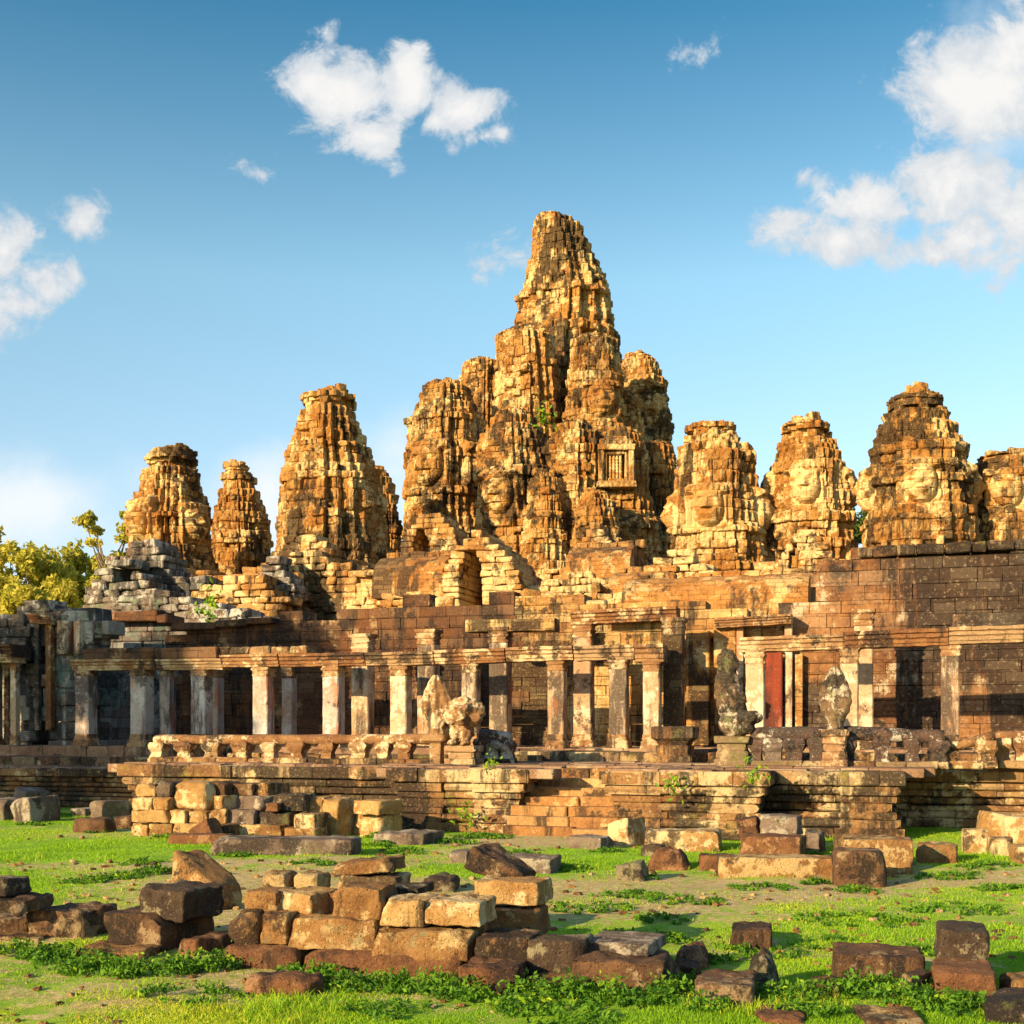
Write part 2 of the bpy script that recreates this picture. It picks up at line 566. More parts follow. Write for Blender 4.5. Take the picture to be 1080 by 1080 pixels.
M["step"] = stone("orange stair sandstone", (0.345, 0.170, 0.055), (0.235, 0.105, 0.034), (0.52, 0.35, 0.15), (0.045, 0.026, 0.015), 0.15, 0.08, 0.12, 1.1, None, 0.45, 0.8)
M["paving"] = stone("paving sandstone", (0.27, 0.155, 0.090), (0.18, 0.098, 0.055), (0.38, 0.27, 0.16), (0.06, 0.04, 0.028), 0.20, 0.14, 0.0, 1.0, None, 0.5, 0.8)
M["rail"] = stone("balustrade sandstone", (0.27, 0.14, 0.052), (0.17, 0.075, 0.03), (0.60, 0.49, 0.29), (0.032, 0.022, 0.016), 0.36, 0.18, 0.05, 1.6, None, 0.5, 0.9)
M["blackrail"] = stone("blackened balustrade sandstone", (0.060, 0.042, 0.032), (0.09, 0.05, 0.034), (0.50, 0.46, 0.37), (0.02, 0.016, 0.014), 0.22, 0.22, 0.1, 1.6, None, 0.5, 0.9)
M["statue"] = stone("weathered statue sandstone", (0.31, 0.175, 0.075), (0.20, 0.098, 0.038), (0.60, 0.48, 0.29), (0.034, 0.022, 0.015), 0.34, 0.24, 0.0, 2.6, None, 0.3, 1.0)
M["statue_dark"] = stone("dark lichened statue sandstone", (0.17, 0.105, 0.052), (0.10, 0.060, 0.032), (0.50, 0.44, 0.32), (0.026, 0.020, 0.015), 0.20, 0.32, 0.1, 2.4, None, 0.3, 1.0, green=0.14, greencol=(0.15, 0.16, 0.06))
M["redpaint"] = stone("red ochre painted stone", (0.25, 0.038, 0.014), (0.19, 0.036, 0.016), (0.36, 0.14, 0.08), (0.07, 0.022, 0.014), 0.12, 0.10, 0.20, 1.0, None, 0.2, 0.2, pit=0.1)
loc = dict(local=True, tone=0.0, pit=1.0)
M["b_brown"] = stone("brown block sandstone", (0.140, 0.072, 0.032), (0.080, 0.040, 0.020), (0.30, 0.21, 0.11), (0.020, 0.014, 0.010), 0.18, 0.24, 0.05, 1.8, None, bump=1.0, **loc)  # brown stone, darkened in place of dappled tree shade on the front row
M["b_tan"] = stone("tan block sandstone", (0.28, 0.145, 0.048), (0.175, 0.080, 0.026), (0.48, 0.34, 0.15), (0.036, 0.022, 0.014), 0.27, 0.16, 0.05, 1.8, None, bump=1.0, green=0.06, **loc)
M["b_pale"] = stone("pale block sandstone", (0.40, 0.245, 0.090), (0.30, 0.155, 0.048), (0.60, 0.46, 0.24), (0.06, 0.038, 0.02), 0.34, 0.10, 0.03, 1.8, None, bump=0.9, **loc)
M["b_red"] = stone("red laterite block", (0.195, 0.086, 0.034), (0.12, 0.052, 0.024), (0.33, 0.18, 0.085), (0.034, 0.020, 0.014), 0.11, 0.16, 0.05, 1.8, None, bump=1.1, **loc)
M["b_dark"] = stone("dark mossy block", (0.070, 0.044, 0.027), (0.045, 0.028, 0.019), (0.25, 0.21, 0.12), (0.018, 0.014, 0.011), 0.16, 0.16, 0.05, 1.8, None, bump=1.0, green=0.14, greencol=(0.11, 0.12, 0.035), **loc)
M["b_grey"] = stone("grey lichened block", (0.205, 0.150, 0.108), (0.135, 0.090, 0.062), (0.36, 0.31, 0.23), (0.042, 0.030, 0.022), 0.24, 0.15, 0.03, 1.8, None, bump=1.0, green=0.08, greencol=(0.17, 0.18, 0.09), **loc)


def leafy(name, dark, light, yellow, trans=0.25):
    m, g, b = new_mat(name)
    at_ = g.new("ShaderNodeAttribute", attribute_name="tone")
    t = at_.outputs["Fac"]
    col = g.mix(g.ss(t, 0.0, 0.55), dark, light)
    col = g.mix(g.ss(t, 0.62, 1.0), col, yellow)
    g.put(b.inputs["Base Color"], col)
    b.inputs["Roughness"].default_value = 0.65
    b.inputs["Specular IOR Level"].default_value = 0.2
    tr = g.new("ShaderNodeBsdfTranslucent")
    g.put(tr.inputs[0], col)
    mx = g.new("ShaderNodeMixShader")
    mx.inputs[0].default_value = trans
    out = [n for n in g.n if n.type == "OUTPUT_MATERIAL"][0]
    g.l.new(b.outputs[0], mx.inputs[1])
    g.l.new(tr.outputs[0], mx.inputs[2])
    g.l.new(mx.outputs[0], out.inputs[0])
    return m


M["grass"] = leafy("grass blades", (0.12, 0.265, 0.012), (0.27, 0.475, 0.016), (0.55, 0.56, 0.045), 0.42)
M["weed"] = leafy("weed leaves", (0.04, 0.115, 0.010), (0.11, 0.25, 0.014), (0.30, 0.42, 0.02), 0.35)
M["leaves"] = leafy("tree leaves", (0.24, 0.25, 0.03), (0.50, 0.45, 0.06), (0.68, 0.56, 0.10), 0.45)
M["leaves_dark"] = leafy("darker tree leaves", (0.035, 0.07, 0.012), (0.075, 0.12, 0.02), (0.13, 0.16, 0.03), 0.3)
m, g, b = new_mat("tree bark")
P = g.new("ShaderNodeNewGeometry").outputs["Position"]
g.put(b.inputs["Base Color"], g.mix(g.noise(g.vmul(P, (1, 1, 0.3)), 2.0, 6, 0.7), (0.09, 0.06, 0.04), (0.22, 0.17, 0.12)))
b.inputs["Roughness"].default_value = 0.9
M["bark"] = m

m, g, b = new_mat("lawn earth")
P = g.new("ShaderNodeNewGeometry").outputs["Position"]
at_ = g.new("ShaderNodeAttribute", attribute_name="bare")
n1 = g.noise(P, 1.3, 8, 0.7)
n2 = g.noise(P, 9.0, 8, 0.75)
earth = g.mix(g.ss(n2, 0.4, 0.6), (0.36, 0.255, 0.10), (0.56, 0.42, 0.20))
green = g.mix(g.ss(n1, 0.38, 0.62), (0.15, 0.30, 0.012), (0.28, 0.44, 0.02))
n3 = g.noise(P, 3.0, 8, 0.7)
f = g.ss(g.math("ADD", g.math("ADD", at_.outputs["Fac"], g.math("MULTIPLY", g.math("SUBTRACT", n2, 0.5), 1.4)), g.math("MULTIPLY", g.math("SUBTRACT", n3, 0.5), 2.6)), 0.38, 0.95)
g.put(b.inputs["Base Color"], g.mix(f, green, earth))
b.inputs["Roughness"].default_value = 0.95
bp = g.new("ShaderNodeBump")
bp.inputs["Strength"].default_value = 0.8
bp.inputs["Distance"].default_value = 0.05
g.put(bp.inputs["Height"], g.noise(P, 7.0, 10, 0.75))
g.l.new(bp.outputs[0], b.inputs["Normal"])
M["ground"] = m
# ------------------------------------------------------------------ ground: one sheet to the horizon, fine near the camera
def build_ground():
    xs = np.concatenate([[-1500, -500, -150, -70], np.arange(-40, 40.01, 0.25), [70, 150, 500, 1500]])
    ys = np.concatenate([[-1500, -300, -60, -20, 0], np.arange(4, 46.01, 0.25), [60, 100, 200, 600, 2500]])
    gx, gy = np.meshgrid(xs, ys, indexing="ij")
    inner = (np.abs(gx) < 41) & (gy > 3) & (gy < 47)
    z = np.where(inner, gh(gx, gy), 0.0)
    nx, ny = gx.shape
    V = np.stack([gx, gy, z], -1).reshape(-1, 3)
    i = (np.arange(nx - 1)[:, None] * ny + np.arange(ny - 1)[None]).ravel()
    me = raw("ground", V, np.stack([i, i + ny, i + ny + 1, i + 1], -1), M["ground"], None, True)
    a = me.attributes.new("bare", "FLOAT", "POINT")
    a.data.foreach_set("value", bare(V[:, 0], V[:, 1]).astype(np.float32))
    structure(link("ground", me))


def pix(x, y):
    """photo pixel of a spot on the ground"""
    y = np.maximum(y, 1.0)
    return 540 + x * F / y, HOR + HC * F / y


def bare(x, y):
    """share of bare earth: trodden strips plus natural patches"""
    x = np.asarray(x, float); y = np.asarray(y, float)
    b = np.clip(0.40 + 1.0 * fbm(x * 0.22, y * 0.32, 0 * x, 21, 4), 0, 1)
    def spot(cx, cy, rx, ry, s):
        d = ((x - cx) / rx) ** 2 + ((y - cy) / ry) ** 2
        return 0.75 * s * np.exp(-d)
    b = b + spot(-7.5, 22.8, 3.6, 0.9, 0.75) + spot(5.0, 19.8, 3.4, 1.0, 0.55) + spot(0.3, 27.0, 3.2, 0.7, 0.7)
    b = b + spot(-1.4, 19.4, 1.2, 1.1, 0.6) + spot(-3.3, 18.4, 2.0, 1.2, 0.45) + spot(0.8, 16.8, 1.0, 0.5, 0.4)
    b = b + spot(3.3, 18.2, 1.6, 0.6, 0.45) + spot(-3.0, 11.2, 1.2, 0.5, 0.3)
    b = b - spot(-7.0, 26.0, 4.0, 1.6, 0.9) - spot(9.5, 28.5, 3.0, 2.0, 0.8) - spot(-2.8, 10.3, 4.0, 0.8, 0.4) - spot(2.2, 23.3, 2.2, 1.3, 0.5)
    b = b - spot(-1.0, 22.0, 1.6, 1.3, 0.6) - spot(2.6, 15.2, 2.0, 0.8, 0.4) - spot(6.5, 23.5, 2.0, 1.2, 0.4)
    return np.clip(b, 0, 1)


build_ground()

# ------------------------------------------------------------------ terraces
BANDS = [(0.00, 0.15, 0.46, 0), (0.15, 0.28, 0.36, 1), (0.28, 0.38, 0.22, 0), (0.38, 0.53, 0.13, 1), (0.53, 0.64, 0.20, 0), (0.64, 0.79, 0.33, 1), (0.79, 1.0, 0.45, 0)]


def plinth(path, height, seed, z0=0.0, back=1.0, bl=1.1, jit=0.03, scale=1.0, drop=0.03):
    """moulded courses of stone along a path of (u, v) points; the outside is on the right hand when walking along it"""
    rg = np.random.default_rng(seed)
    out = []
    for (ua, va), (ub, vb) in zip(path[:-1], path[1:]):
        L = math.hypot(ub - ua, vb - va)
        du, dv = (ub - ua) / L, (vb - va) / L
        nu, nv = dv, -du                                # outward
        for b0, b1, o, rnd in BANDS:
            o = o * 0.82 * scale
            za, zb = z0 + b0 * height, z0 + b1 * height
            t = -o
            while t < L + o - 0.05:
                l = bl * rg.uniform(0.6, 1.35)
                if t + l > L + o - 0.3:
                    l = L + o - t
                e = rg.uniform(-jit, jit) - (0.14 if rg.random() < drop else 0)
                r = min(0.09, (zb - za) * 0.35) * (1.5 if rnd else 0.5)
                h = zb - za
                zj = rg.uniform(-0.012, 0.012)
                prof = [(-back, za), (o + e - r, za + 0.004), (o + e - r * 0.3, za + h * 0.18), (o + e, za + h * 0.5), (o + e - r * 0.3, za + h * 0.82), (o + e - r * 1.1, zb - 0.004 + zj), (-back, zb - 0.004 + zj)]
                if not rnd:
                    prof = [(-back, za), (o + e - 0.02, za + 0.006), (o + e, za + 0.03), (o + e, zb - 0.045), (o + e - 0.035, zb - 0.006 + zj), (-back, zb - 0.006 + zj)]
                k = len(prof)
                ns = max(2, int(l / 0.25) + 1)
                ts = np.linspace(t + 0.006, t + l - 0.006, ns)
                pts = []
                for ti in ts:
                    wob = rg.uniform(-0.014, 0.014)
                    for oo, zz in prof:
                        wo_ = wob if oo > 0 else 0
                        pts.append((ua + du * ti + nu * (oo + wo_), va + dv * ti + nv * (oo + wo_), zz + (rg.uniform(-0.008, 0.008) if oo > 0 else 0)))
                qs = []
                for s in range(ns - 1):
                    for a in range(k):
                        qs.append((s * k + a, s * k + (a + 1) % k, (s + 1) * k + (a + 1) % k, (s + 1) * k + a))
                qs = np.array(qs)
                tn = rg.random()
                caps = np.array([list(range(k))[::-1], [(ns - 1) * k + a for a in range(k)]])
                out.append((np.array(pts), [qs, caps], np.full(len(qs) + 2, tn)))
                t += l
    return join(*out)


def paving(u0, u1, v0, v1, z, seed, th=0.22, cell=(1.0, 0.7), jz=0.02):
    B = Blocks(seed)
    v = v0
    while v < v1 - 0.05:
        d = cell[1] * B.rg.uniform(0.8, 1.2)
        u = u0 - B.rg.uniform(0, 0.4)
        while u < u1:
            l = cell[0] * B.rg.uniform(0.6, 1.4)
            B.add((u + l / 2, v + d / 2, z - th / 2 + B.rg.uniform(-jz, jz)), (l - 0.015, d - 0.015, th), B.rg.uniform(-0.006, 0.006), 0.02)
            u += l
        v += d
    return B.arrays(0.008)


ZT = 1.48
tr = Thing("stone_terrace", "moulded stone terrace with central stair in front of the pillared gallery", "terrace", 0, 2, 0)
uS0, uS1 = at(548, 1.2)[0], at(661, 1.2)[0]           # stair
uL = at(432, 1.0)[0]
uR = at(797, 1.0)[0]
uRR = at(936, 2.2)[0]
uLL = at(147, 2.0)[0]
pl = lambda name, path, mat, seed, **k: tr.part(name, *(lambda a: (a[0], a[1], M[mat], a[2]))(plinth(path, seed=seed, **k)))
# from the far left to the far right, each stretch a part
pl("moulded_plinth", [(-32, 6.4), (uLL, 6.4)], "plinth", 1, height=1.20)
pl("moulded_plinth", [(uLL, 7.5), (uLL, 1.9), (uL, 1.9)], "plinth", 2, height=ZT)
pl("moulded_plinth", [(uL, 2.0), (uL, 0.75), (uS0 + 0.05, 0.75), (uS0 + 0.05, 3.0)], "plinth", 3, height=ZT, drop=0.06)
pl("moulded_plinth", [(uS1 - 0.05, 3.0), (uS1 - 0.05, 0.55), (uR, 0.55), (uR, 2.0)], "plinth", 4, height=ZT, drop=0.08)
pl("moulded_plinth", [(uR - 0.2, 1.7), (uRR, 1.7), (uRR, 8.0)], "plinth", 5, height=ZT, drop=0.08)
pl("moulded_plinth", [(uRR - 0.3, 5.6), (26, 5.6)], "plinth", 6, height=1.42)
pv = lambda u0, u1, v0, v1, z, seed, mat="paving", **k: tr.part("paving", *(lambda a: (a[0], a[1], M[mat], a[2]))(paving(u0, u1, v0, v1, z, seed, **k)))
pv(-32, uLL + 0.3, 6.5, 9.4, 1.24, 11)
pv(uLL - 0.35, uL + 0.2, 1.6, 9.0, ZT + 0.03, 12, jz=0.03)
pv(uL - 0.3, uS0 + 0.1, 0.42, 2.3, ZT + 0.02, 13, jz=0.03)
pv(uS1 - 0.1, uR + 0.3, 0.25, 2.3, ZT + 0.02, 14, jz=0.03)
pv(uL, uRR + 0.3, 2.35, 9.0, ZT + 0.035, 15)
pv(uRR - 0.2, 26, 5.3, 9.0, 1.46, 16)
# fill so that nothing is hollow
B = Blocks(3)
B.add(((uLL + uRR) / 2, 5.6, 0.65), (uRR - uLL - 1.0, 6.4, 1.3), 0, 0.02, 0.4)
B.add((0, 24, 0.6), (70, 30, 1.2), 0, 0.02, 0.4)
a = B.arrays(0)
tr.part("core", a[0], a[1], M["darkwall"], a[2])
# the stair
B = Blocks(5)
n = 7
for k in range(n):
    z1 = ZT * (k + 1) / n
    z0 = ZT * k / n
    vf = -0.15 + k * 0.36
    u = uS0 - 0.02
    while u < uS1 - 0.1:
        l = B.rg.uniform(0.7, 1.9)
        if u + l > uS1 - 0.5:
            l = uS1 + 0.02 - u
        dd = 2.9 - vf
        j = B.rg.uniform(-0.05, 0.05)
        B.add((u + l / 2, vf + j + dd / 2, (z0 + z1) / 2 - 0.03 + B.rg.uniform(-0.012, 0.012)), (l - 0.014, dd, z1 - z0 + 0.05), B.rg.uniform(-0.012, 0.012), 0.022)
        u += l
a = B.arrays(0.016)
tr.part("staircase", a[0], a[1], M["step"], a[2])
# loose steps rising to the floor of the gallery
for (u0, u1, v, z0, z1, mat, seed) in [(-32, uLL + 1, 8.1, 1.20, 1.52, "plinth_dark", 31), (-32, uLL + 2, 8.9, 1.50, 1.84, "plinth_dark", 32), (uLL, uL + 1.0, 6.6, 1.47, 1.68, "plinth", 33),
                                       (uL, 12, 7.4, 1.47, 1.78, "plinth", 34), (10, 26, 8.0, 1.44, 1.80, "plinth_dark", 35)]:
    B = Blocks(seed)
    u = u0
    while u < u1:
        l = B.rg.uniform(0.7, 1.7)
        B.add((u + l / 2, v + 0.8 + B.rg.uniform(-0.08, 0.08), (z0 + z1) / 2), (l - 0.015, 1.6, z1 - z0 + B.rg.uniform(-0.03, 0.03)), B.rg.uniform(-0.01, 0.01), 0.03)
        u += l
    a = B.arrays(0.02)
    tr.part("course", a[0], a[1], M[mat], a[2])


# ------------------------------------------------------------------ walls of blocks
def masonry(prof_px, v, thick, z0, seed, course=0.42, bl=0.95, jit=0.03, holes=(), ragged=0.5, px=True, ch=None, rough=0.02, umin=None):
    """solid masonry under a skyline given as photo columns and rows on the plane v"""
    pts = sorted([(lambda u_Y: (u_Y[0], Z(p[1], u_Y[1])))(at(p[0], v)) for p in prof_px]) if px else sorted(prof_px)
    us, zs = np.array([p[0] for p in pts]), np.array([p[1] for p in pts])
    hs = []
    for a, b_, c, d in holes:
        ua, Ya = at(a, v); ub, Yb = at(b_, v)
        hs.append((ua, ub, Z(d, (Ya + Yb) / 2), Z(c, (Ya + Yb) / 2)))
    B = Blocks(seed)
    z = z0
    while z < zs.max():
        h = course * B.rg.uniform(0.85, 1.15)
        u = us[0] - B.rg.uniform(0, bl * 0.6)
        while u < us[-1]:
            l = bl * B.rg.uniform(0.6, 1.4)
            uc = u + l / 2
            top = np.interp(uc, us, zs)
            ok = z + h * (0.5 + ragged * B.rg.uniform(-0.5, 0.5)) < top and us[0] - 0.2 < uc < us[-1] + 0.2
            if ok:
                for a, b_, c, d in hs:
                    if c < z + h * 0.5 < d:
                        if a < uc < b_:
                            ok = False
                        elif u < a < u + l:
                            l = a - u; uc = u + l / 2
            if ok and l > 0.05:
                j = B.rg.uniform(-jit, jit) + (jit * 2.5 if B.rg.random() < 0.06 else 0)
                B.add((uc, v + thick / 2 + j, z + h / 2), (l - 0.012, thick + B.rg.uniform(0, 0.05), h - 0.008), B.rg.uniform(-0.008, 0.008), 0.03 if ch is None else ch)
            u += l
        z += h
    return B.arrays(rough)


def vault(u0, u1, v0, v1, z0, z1, seed, seg=9, ridge=True, step=0.3):
    """corbelled vault roof: a curved stone roof that runs along u, its courses stepping up to a ridge"""
    rg = np.random.default_rng(seed)
    n = max(2, int((u1 - u0) / step))
    us = np.linspace(u0, u1, n)
    prof = []
    vm = (v0 + v1) / 2
    for i in range(seg + 1):
        t = i / seg
        a = math.pi * t
        vv = vm - (v1 - v0) / 2 * math.cos(a)
        zz = z0 + (z1 - z0) * math.sin(a) ** 0.75
        prof.append((vv, zz))
    P = [(v0, z0 - 0.5)] + prof + [(v1, z0 - 0.5)]
    k = len(P)
    V, T = [], []
    for u in us:
        s = rg.uniform(-0.03, 0.03)
        for vv, zz in P:
            V.append((u, vv + rg.uniform(-0.03, 0.03), zz + s + rg.uniform(-0.025, 0.025)))
    V = np.array(V)
    q = []
    for i in range(n - 1):
        for a in range(k - 1):
            q.append((i * k + a, (i + 1) * k + a, (i + 1) * k + a + 1, i * k + a + 1))
    caps = np.array([list(range(k))[::-1], [(n - 1) * k + a for a in range(k)]])
    parts = [(V, [np.array(q), caps[:, ::-1]], np.full(len(q) + 2, 0.5))]
    if ridge:
        B = Blocks(seed + 50)
        u = u0
        while u < u1:
            l = rg.uniform(0.4, 0.8)
            if rg.random() < 0.85:
                B.add((u + l / 2, vm, z1 + 0.08), (l - 0.03, 0.5, rg.uniform(0.2, 0.4)), rg.uniform(-.05, .05), 0.05)
            u += l
        parts.append(B.arrays(0.03))
    return join(*parts)


def put(thing, name, a, mat, smooth=False, parent=None):
    return thing.part(name, a[0], a[1], M[mat], a[2], smooth, parent)


# ------------------------------------------------------------------ square pillars with carved capital and base
SHAFT = [(1.0, 0.0), (1.0, 1.0)]


def square_stack(u, v, prof, seed, j=0.008):
    """square rings (half width, z) stacked into a closed block"""
    rg = np.random.default_rng(seed)
    V, q = [], []
    for hw, z in prof:
        c = min(0.035, hw * 0.12)
        ring = [(-hw + c, -hw), (hw - c, -hw), (hw, -hw + c), (hw, hw - c), (hw - c, hw), (-hw + c, hw), (-hw, hw - c), (-hw, -hw + c)]
        for a, b_ in ring:
            V.append((u + a + rg.uniform(-j, j), v + b_ + rg.uniform(-j, j), z))
    n = len(prof)
    for i in range(n - 1):
        for a in range(8):
            q.append((i * 8 + a, i * 8 + (a + 1) % 8, (i + 1) * 8 + (a + 1) % 8, (i + 1) * 8 + a))
    caps = np.array([list(range(8))[::-1], [(n - 1) * 8 + a for a in range(8)]])
    return np.array(V), [np.array(q), caps], np.full(len(q) + 2, rg.random())


def pillar(thing, px, v, top_py, w_px, z0=1.85, cap=True, mat="pillar", base=True, seed=0, tilt=0.0):
    u, Y = at(px, v)
    hw = w_px * Y / F / 2 * 0.86
    zt = Z(top_py, Y)
    zc = zt - 0.42 if cap else zt
    zb = z0 + 0.42 if base else z0
    n = 9
    prof = [(hw * (1.0 + 0.003 * math.sin(i * 2.1 + seed)), zb + (zc - zb) * i / (n - 1)) for i in range(n)]
    o = put(thing, "column", square_stack(u, v, prof, seed), mat)
    if cap:
        p = [(1.0, zc - 0.10), (1.09, zc - 0.08), (1.09, zc - 0.02), (1.02, zc), (1.03, zc + 0.08), (1.16, zc + 0.12), (1.18, zc + 0.18), (1.06, zc + 0.2), (1.10, zc + 0.27), (1.27, zc + 0.32), (1.30, zc + 0.415)]
        put(thing, "capital", square_stack(u, v, [(a * hw, z) for a, z in p], seed + 1, 0.016), "capital", parent=o)
    if base:
        p = [(1.30, z0 - 0.02), (1.30, z0 + 0.10), (1.20, z0 + 0.13), (1.24, z0 + 0.20), (1.08, z0 + 0.24), (1.12, z0 + 0.30), (1.03, z0 + 0.34), (1.03, z0 + 0.42)]
        put(thing, "base", square_stack(u, v, [(a * hw, z) for a, z in p], seed + 2, 0.016), "capital", parent=o)
    return o


def lintel(thing, px0, py0, px1, py1, v, h, depth, seed, mat="beam", over=0.0, name="lintel", moulded=True):
    """a beam of several stones whose top edge runs between two photo points on the plane v"""
    ua, Ya = at(px0, v); ub, Yb = at(px1, v)
    za, zb = Z(py0, Ya), Z(py1, Yb)
    rg = np.random.default_rng(seed)
    out = []
    nst = max(1, int(round((ub - ua) / 2.4)))
    cuts = [0] + sorted([(i + rg.uniform(-0.15, 0.15)) / nst for i in range(1, nst)]) + [1]
    for c0, c1 in zip(cuts[:-1], cuts[1:]):
        e = rg.uniform(-0.03, 0.03); dz = rg.uniform(-0.03, 0.02)
        if moulded:
            pr = [(-0.5, 0.0), (-0.5, 0.16), (-0.56, 0.2), (-0.56, 0.42), (-0.66, 0.52), (-0.66, 0.66), (-0.60, 0.72), (-0.72, 0.8), (-0.72, 1.0), (0.5, 1.0), (0.5, 0.0)]
        else:
            pr = [(-0.5, 0.02), (-0.52, 0.06), (-0.52, 0.95), (-0.48, 1.0), (0.5, 1.0), (0.5, 0.0)]
        k = len(pr)
        ns = max(3, int((c1 - c0) * (ub - ua) / 0.2))
        V, q = [], []
        for i in range(ns):
            t = c0 + (c1 - c0) * i / (ns - 1)
            t = min(max(t + (0.003 if i == 0 else -0.003 if i == ns - 1 else 0), 0), 1)
            zt = za + (zb - za) * t + dz
            for a, b_ in pr:
                V.append((ua + (ub - ua) * t, v + a * depth + e + rg.uniform(-0.012, 0.012), zt - h + b_ * h + rg.uniform(-0.012, 0.012)))
        for i in range(ns - 1):
            for a in range(k):
                q.append((i * k + a, i * k + (a + 1) % k, (i + 1) * k + (a + 1) % k, (i + 1) * k + a))
        q = np.array(q)[:, ::-1]
        caps = np.array([list(range(k)), [(ns - 1) * k + a for a in range(k)][::-1]])
        out.append((np.array(V), [q, caps], np.full(len(q) + 2, rg.random())))
    return put(thing, name, join(*out), mat)


def cap_stones(thing, px0, px1, v, pys, h, depth, seed, mat="beam", name="cornice", bl=0.9):
    """a course of loose squared stones lying on top of something"""
    B = Blocks(seed)
    ua, Ya = at(px0, v); ub, Yb = at(px1, v)
    u = ua
    while u < ub - 0.15:
        l = min(bl * B.rg.uniform(0.6, 1.4), ub - u)
        t = (u + l / 2 - ua) / (ub - ua)
        Y = Ya + (Yb - Ya) * t
        zt = Z(pys[0] + (pys[1] - pys[0]) * t, Y)
        hh = h * B.rg.uniform(0.9, 1.08)
        B.add((u + l / 2, v + B.rg.uniform(-0.05, 0.05), zt - h / 2), (l - 0.02, depth, hh), B.rg.uniform(-0.02, 0.02), 0.04)
        u += l
    return put(thing, name, B.arrays(0.025), mat)


# ------------------------------------------------------------------ the pillared outer gallery
V1, V2, VW = 9.4, 12.0, 14.6
ga = Thing("pillared_gallery", "long ruined gallery of square stone pillars and lintels before a streaked wall", "gallery", 0, V1, 1.7)
# floor
put(ga, "floor", paving(-34, 30, 8.9, 19, 1.86, 41, th=0.4), "paving")
# front row, left run to the middle
FRONT = [(91, 697, 19), (150, 697, 21), (213, 697, 20), (278, 697, 20), (352, 697, 21), (423, 696, 21), (497, 692, 19), (588, 690, 20), (653, 688, 21), (688, 690, 20)]
for i, (px, ty, wp) in enumerate(FRONT):
    pillar(ga, px, V1, ty, wp, seed=i * 7 + 1, mat="pillar_shade" if px < 370 else "pillar")
FRONT2 = [(797, 682, 22), (896, 681, 21), (1002, 673, 21), (1100, 668, 21)]
for i, (px, ty, wp) in enumerate(FRONT2):
    pillar(ga, px, V1, ty, wp, seed=i * 7 + 101)
# second row
SECOND = [(383, 669, 22), (452, 664, 22), (528, 662, 23), (616, 656, 22), (911, 643, 22)]
for i, (px, ty, wp) in enumerate(SECOND):
    pillar(ga, px, V2, ty, wp, seed=i * 7 + 201)
for i, (px, ty, wp) in enumerate([(227, 700, 16), (177, 699, 15), (305, 700, 14)]):
    pillar(ga, px, V2 + 0.6, ty, wp, seed=i * 5 + 301, base=False, mat="pillar_shade")
for i, (px, ty, wp) in enumerate([(711, 652, 23)]):
    pillar(ga, px, V1 + 1.0, ty, wp, seed=i * 5 + 341, base=False, mat="wall_gold")
# lintels
lintel(ga, 82, 696, 240, 694, V1, 0.36, 0.62, 51, "capital")
cap_stones(ga, 96, 238, V1 + 0.15, (684, 683), 0.40, 1.0, 52, "darkwall", bl=2.6)
lintel(ga, 238, 692, 462, 687, V1, 0.40, 0.62, 53)
cap_stones(ga, 232, 330, V1 + 0.2, (683, 682), 0.26, 0.8, 54, "plinth", bl=0.75)
lintel(ga, 462, 686, 672, 680, V1, 0.42, 0.62, 55)
lintel(ga, 672, 679, 702, 679, V1, 0.52, 0.66, 56, "capital")
lintel(ga, 782, 673, 893, 669, V1, 0.42, 0.62, 57)
lintel(ga, 889, 668, 1000, 664, V1, 0.46, 0.62, 58)
lintel(ga, 1000, 663, 1130, 659, V1, 0.46, 0.62, 59)
cap_stones(ga, 1003, 1130, V1 + 0.15, (648, 646), 0.42, 0.7, 60, "wall", bl=3.0)
# over the second row
lintel(ga, 494, 655, 588, 653, V2, 0.40, 0.66, 61, "wall_gold", moulded=False)
lintel(ga, 606, 646, 716, 641, V2, 0.42, 0.70, 62, "beam")
put(ga, "panel", masonry([(620, 656), (700, 652)], V2 + 0.3, 0.35, 4.5, 63, 0.5, 1.6, 0.01), "wall_gold")
# rear wall, in stretches
put(ga, "rear_wall", masonry([(86, 700), (120, 695), (250, 690), (262, 680)], VW + 0.4, 0.9, 1.7, 71, 0.42, 1.0, 0.02, ch=0.014, rough=0.009), "greywall")
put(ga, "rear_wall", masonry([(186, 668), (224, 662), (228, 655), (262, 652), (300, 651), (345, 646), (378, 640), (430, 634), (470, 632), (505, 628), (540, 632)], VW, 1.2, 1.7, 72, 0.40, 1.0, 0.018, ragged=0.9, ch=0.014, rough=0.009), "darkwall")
put(ga, "rear_wall", masonry([(536, 634), (560, 626), (612, 628), (640, 640), (700, 642), (752, 640), (832, 650), (840, 640)], VW + 0.05, 1.2, 1.7, 73, 0.32, 0.8, 0.008, ragged=0.9, ch=0.014, rough=0.009), "wall_gold")
put(ga, "rear_wall", masonry([(832, 645), (846, 636), (847, 618), (878, 616), (880, 596), (906, 594), (908, 584), (960, 584), (1030, 580), (1085, 574), (1180, 570), (1330, 566), (1600, 560)], VW - 0.1, 1.3, 1.7, 74, 0.42, 1.1, 0.012, ragged=0.6, ch=0.014, rough=0.009), "wall")
cap_stones(ga, 905, 1240, VW + 0.45, (581, 564), 0.30, 1.5, 75, "plinth_dark", "cornice", 0.62)
cap_stones(ga, 190, 300, VW + 0.3, (660, 651), 0.25, 1.4, 76, "darkwall", "cornice", 1.5)
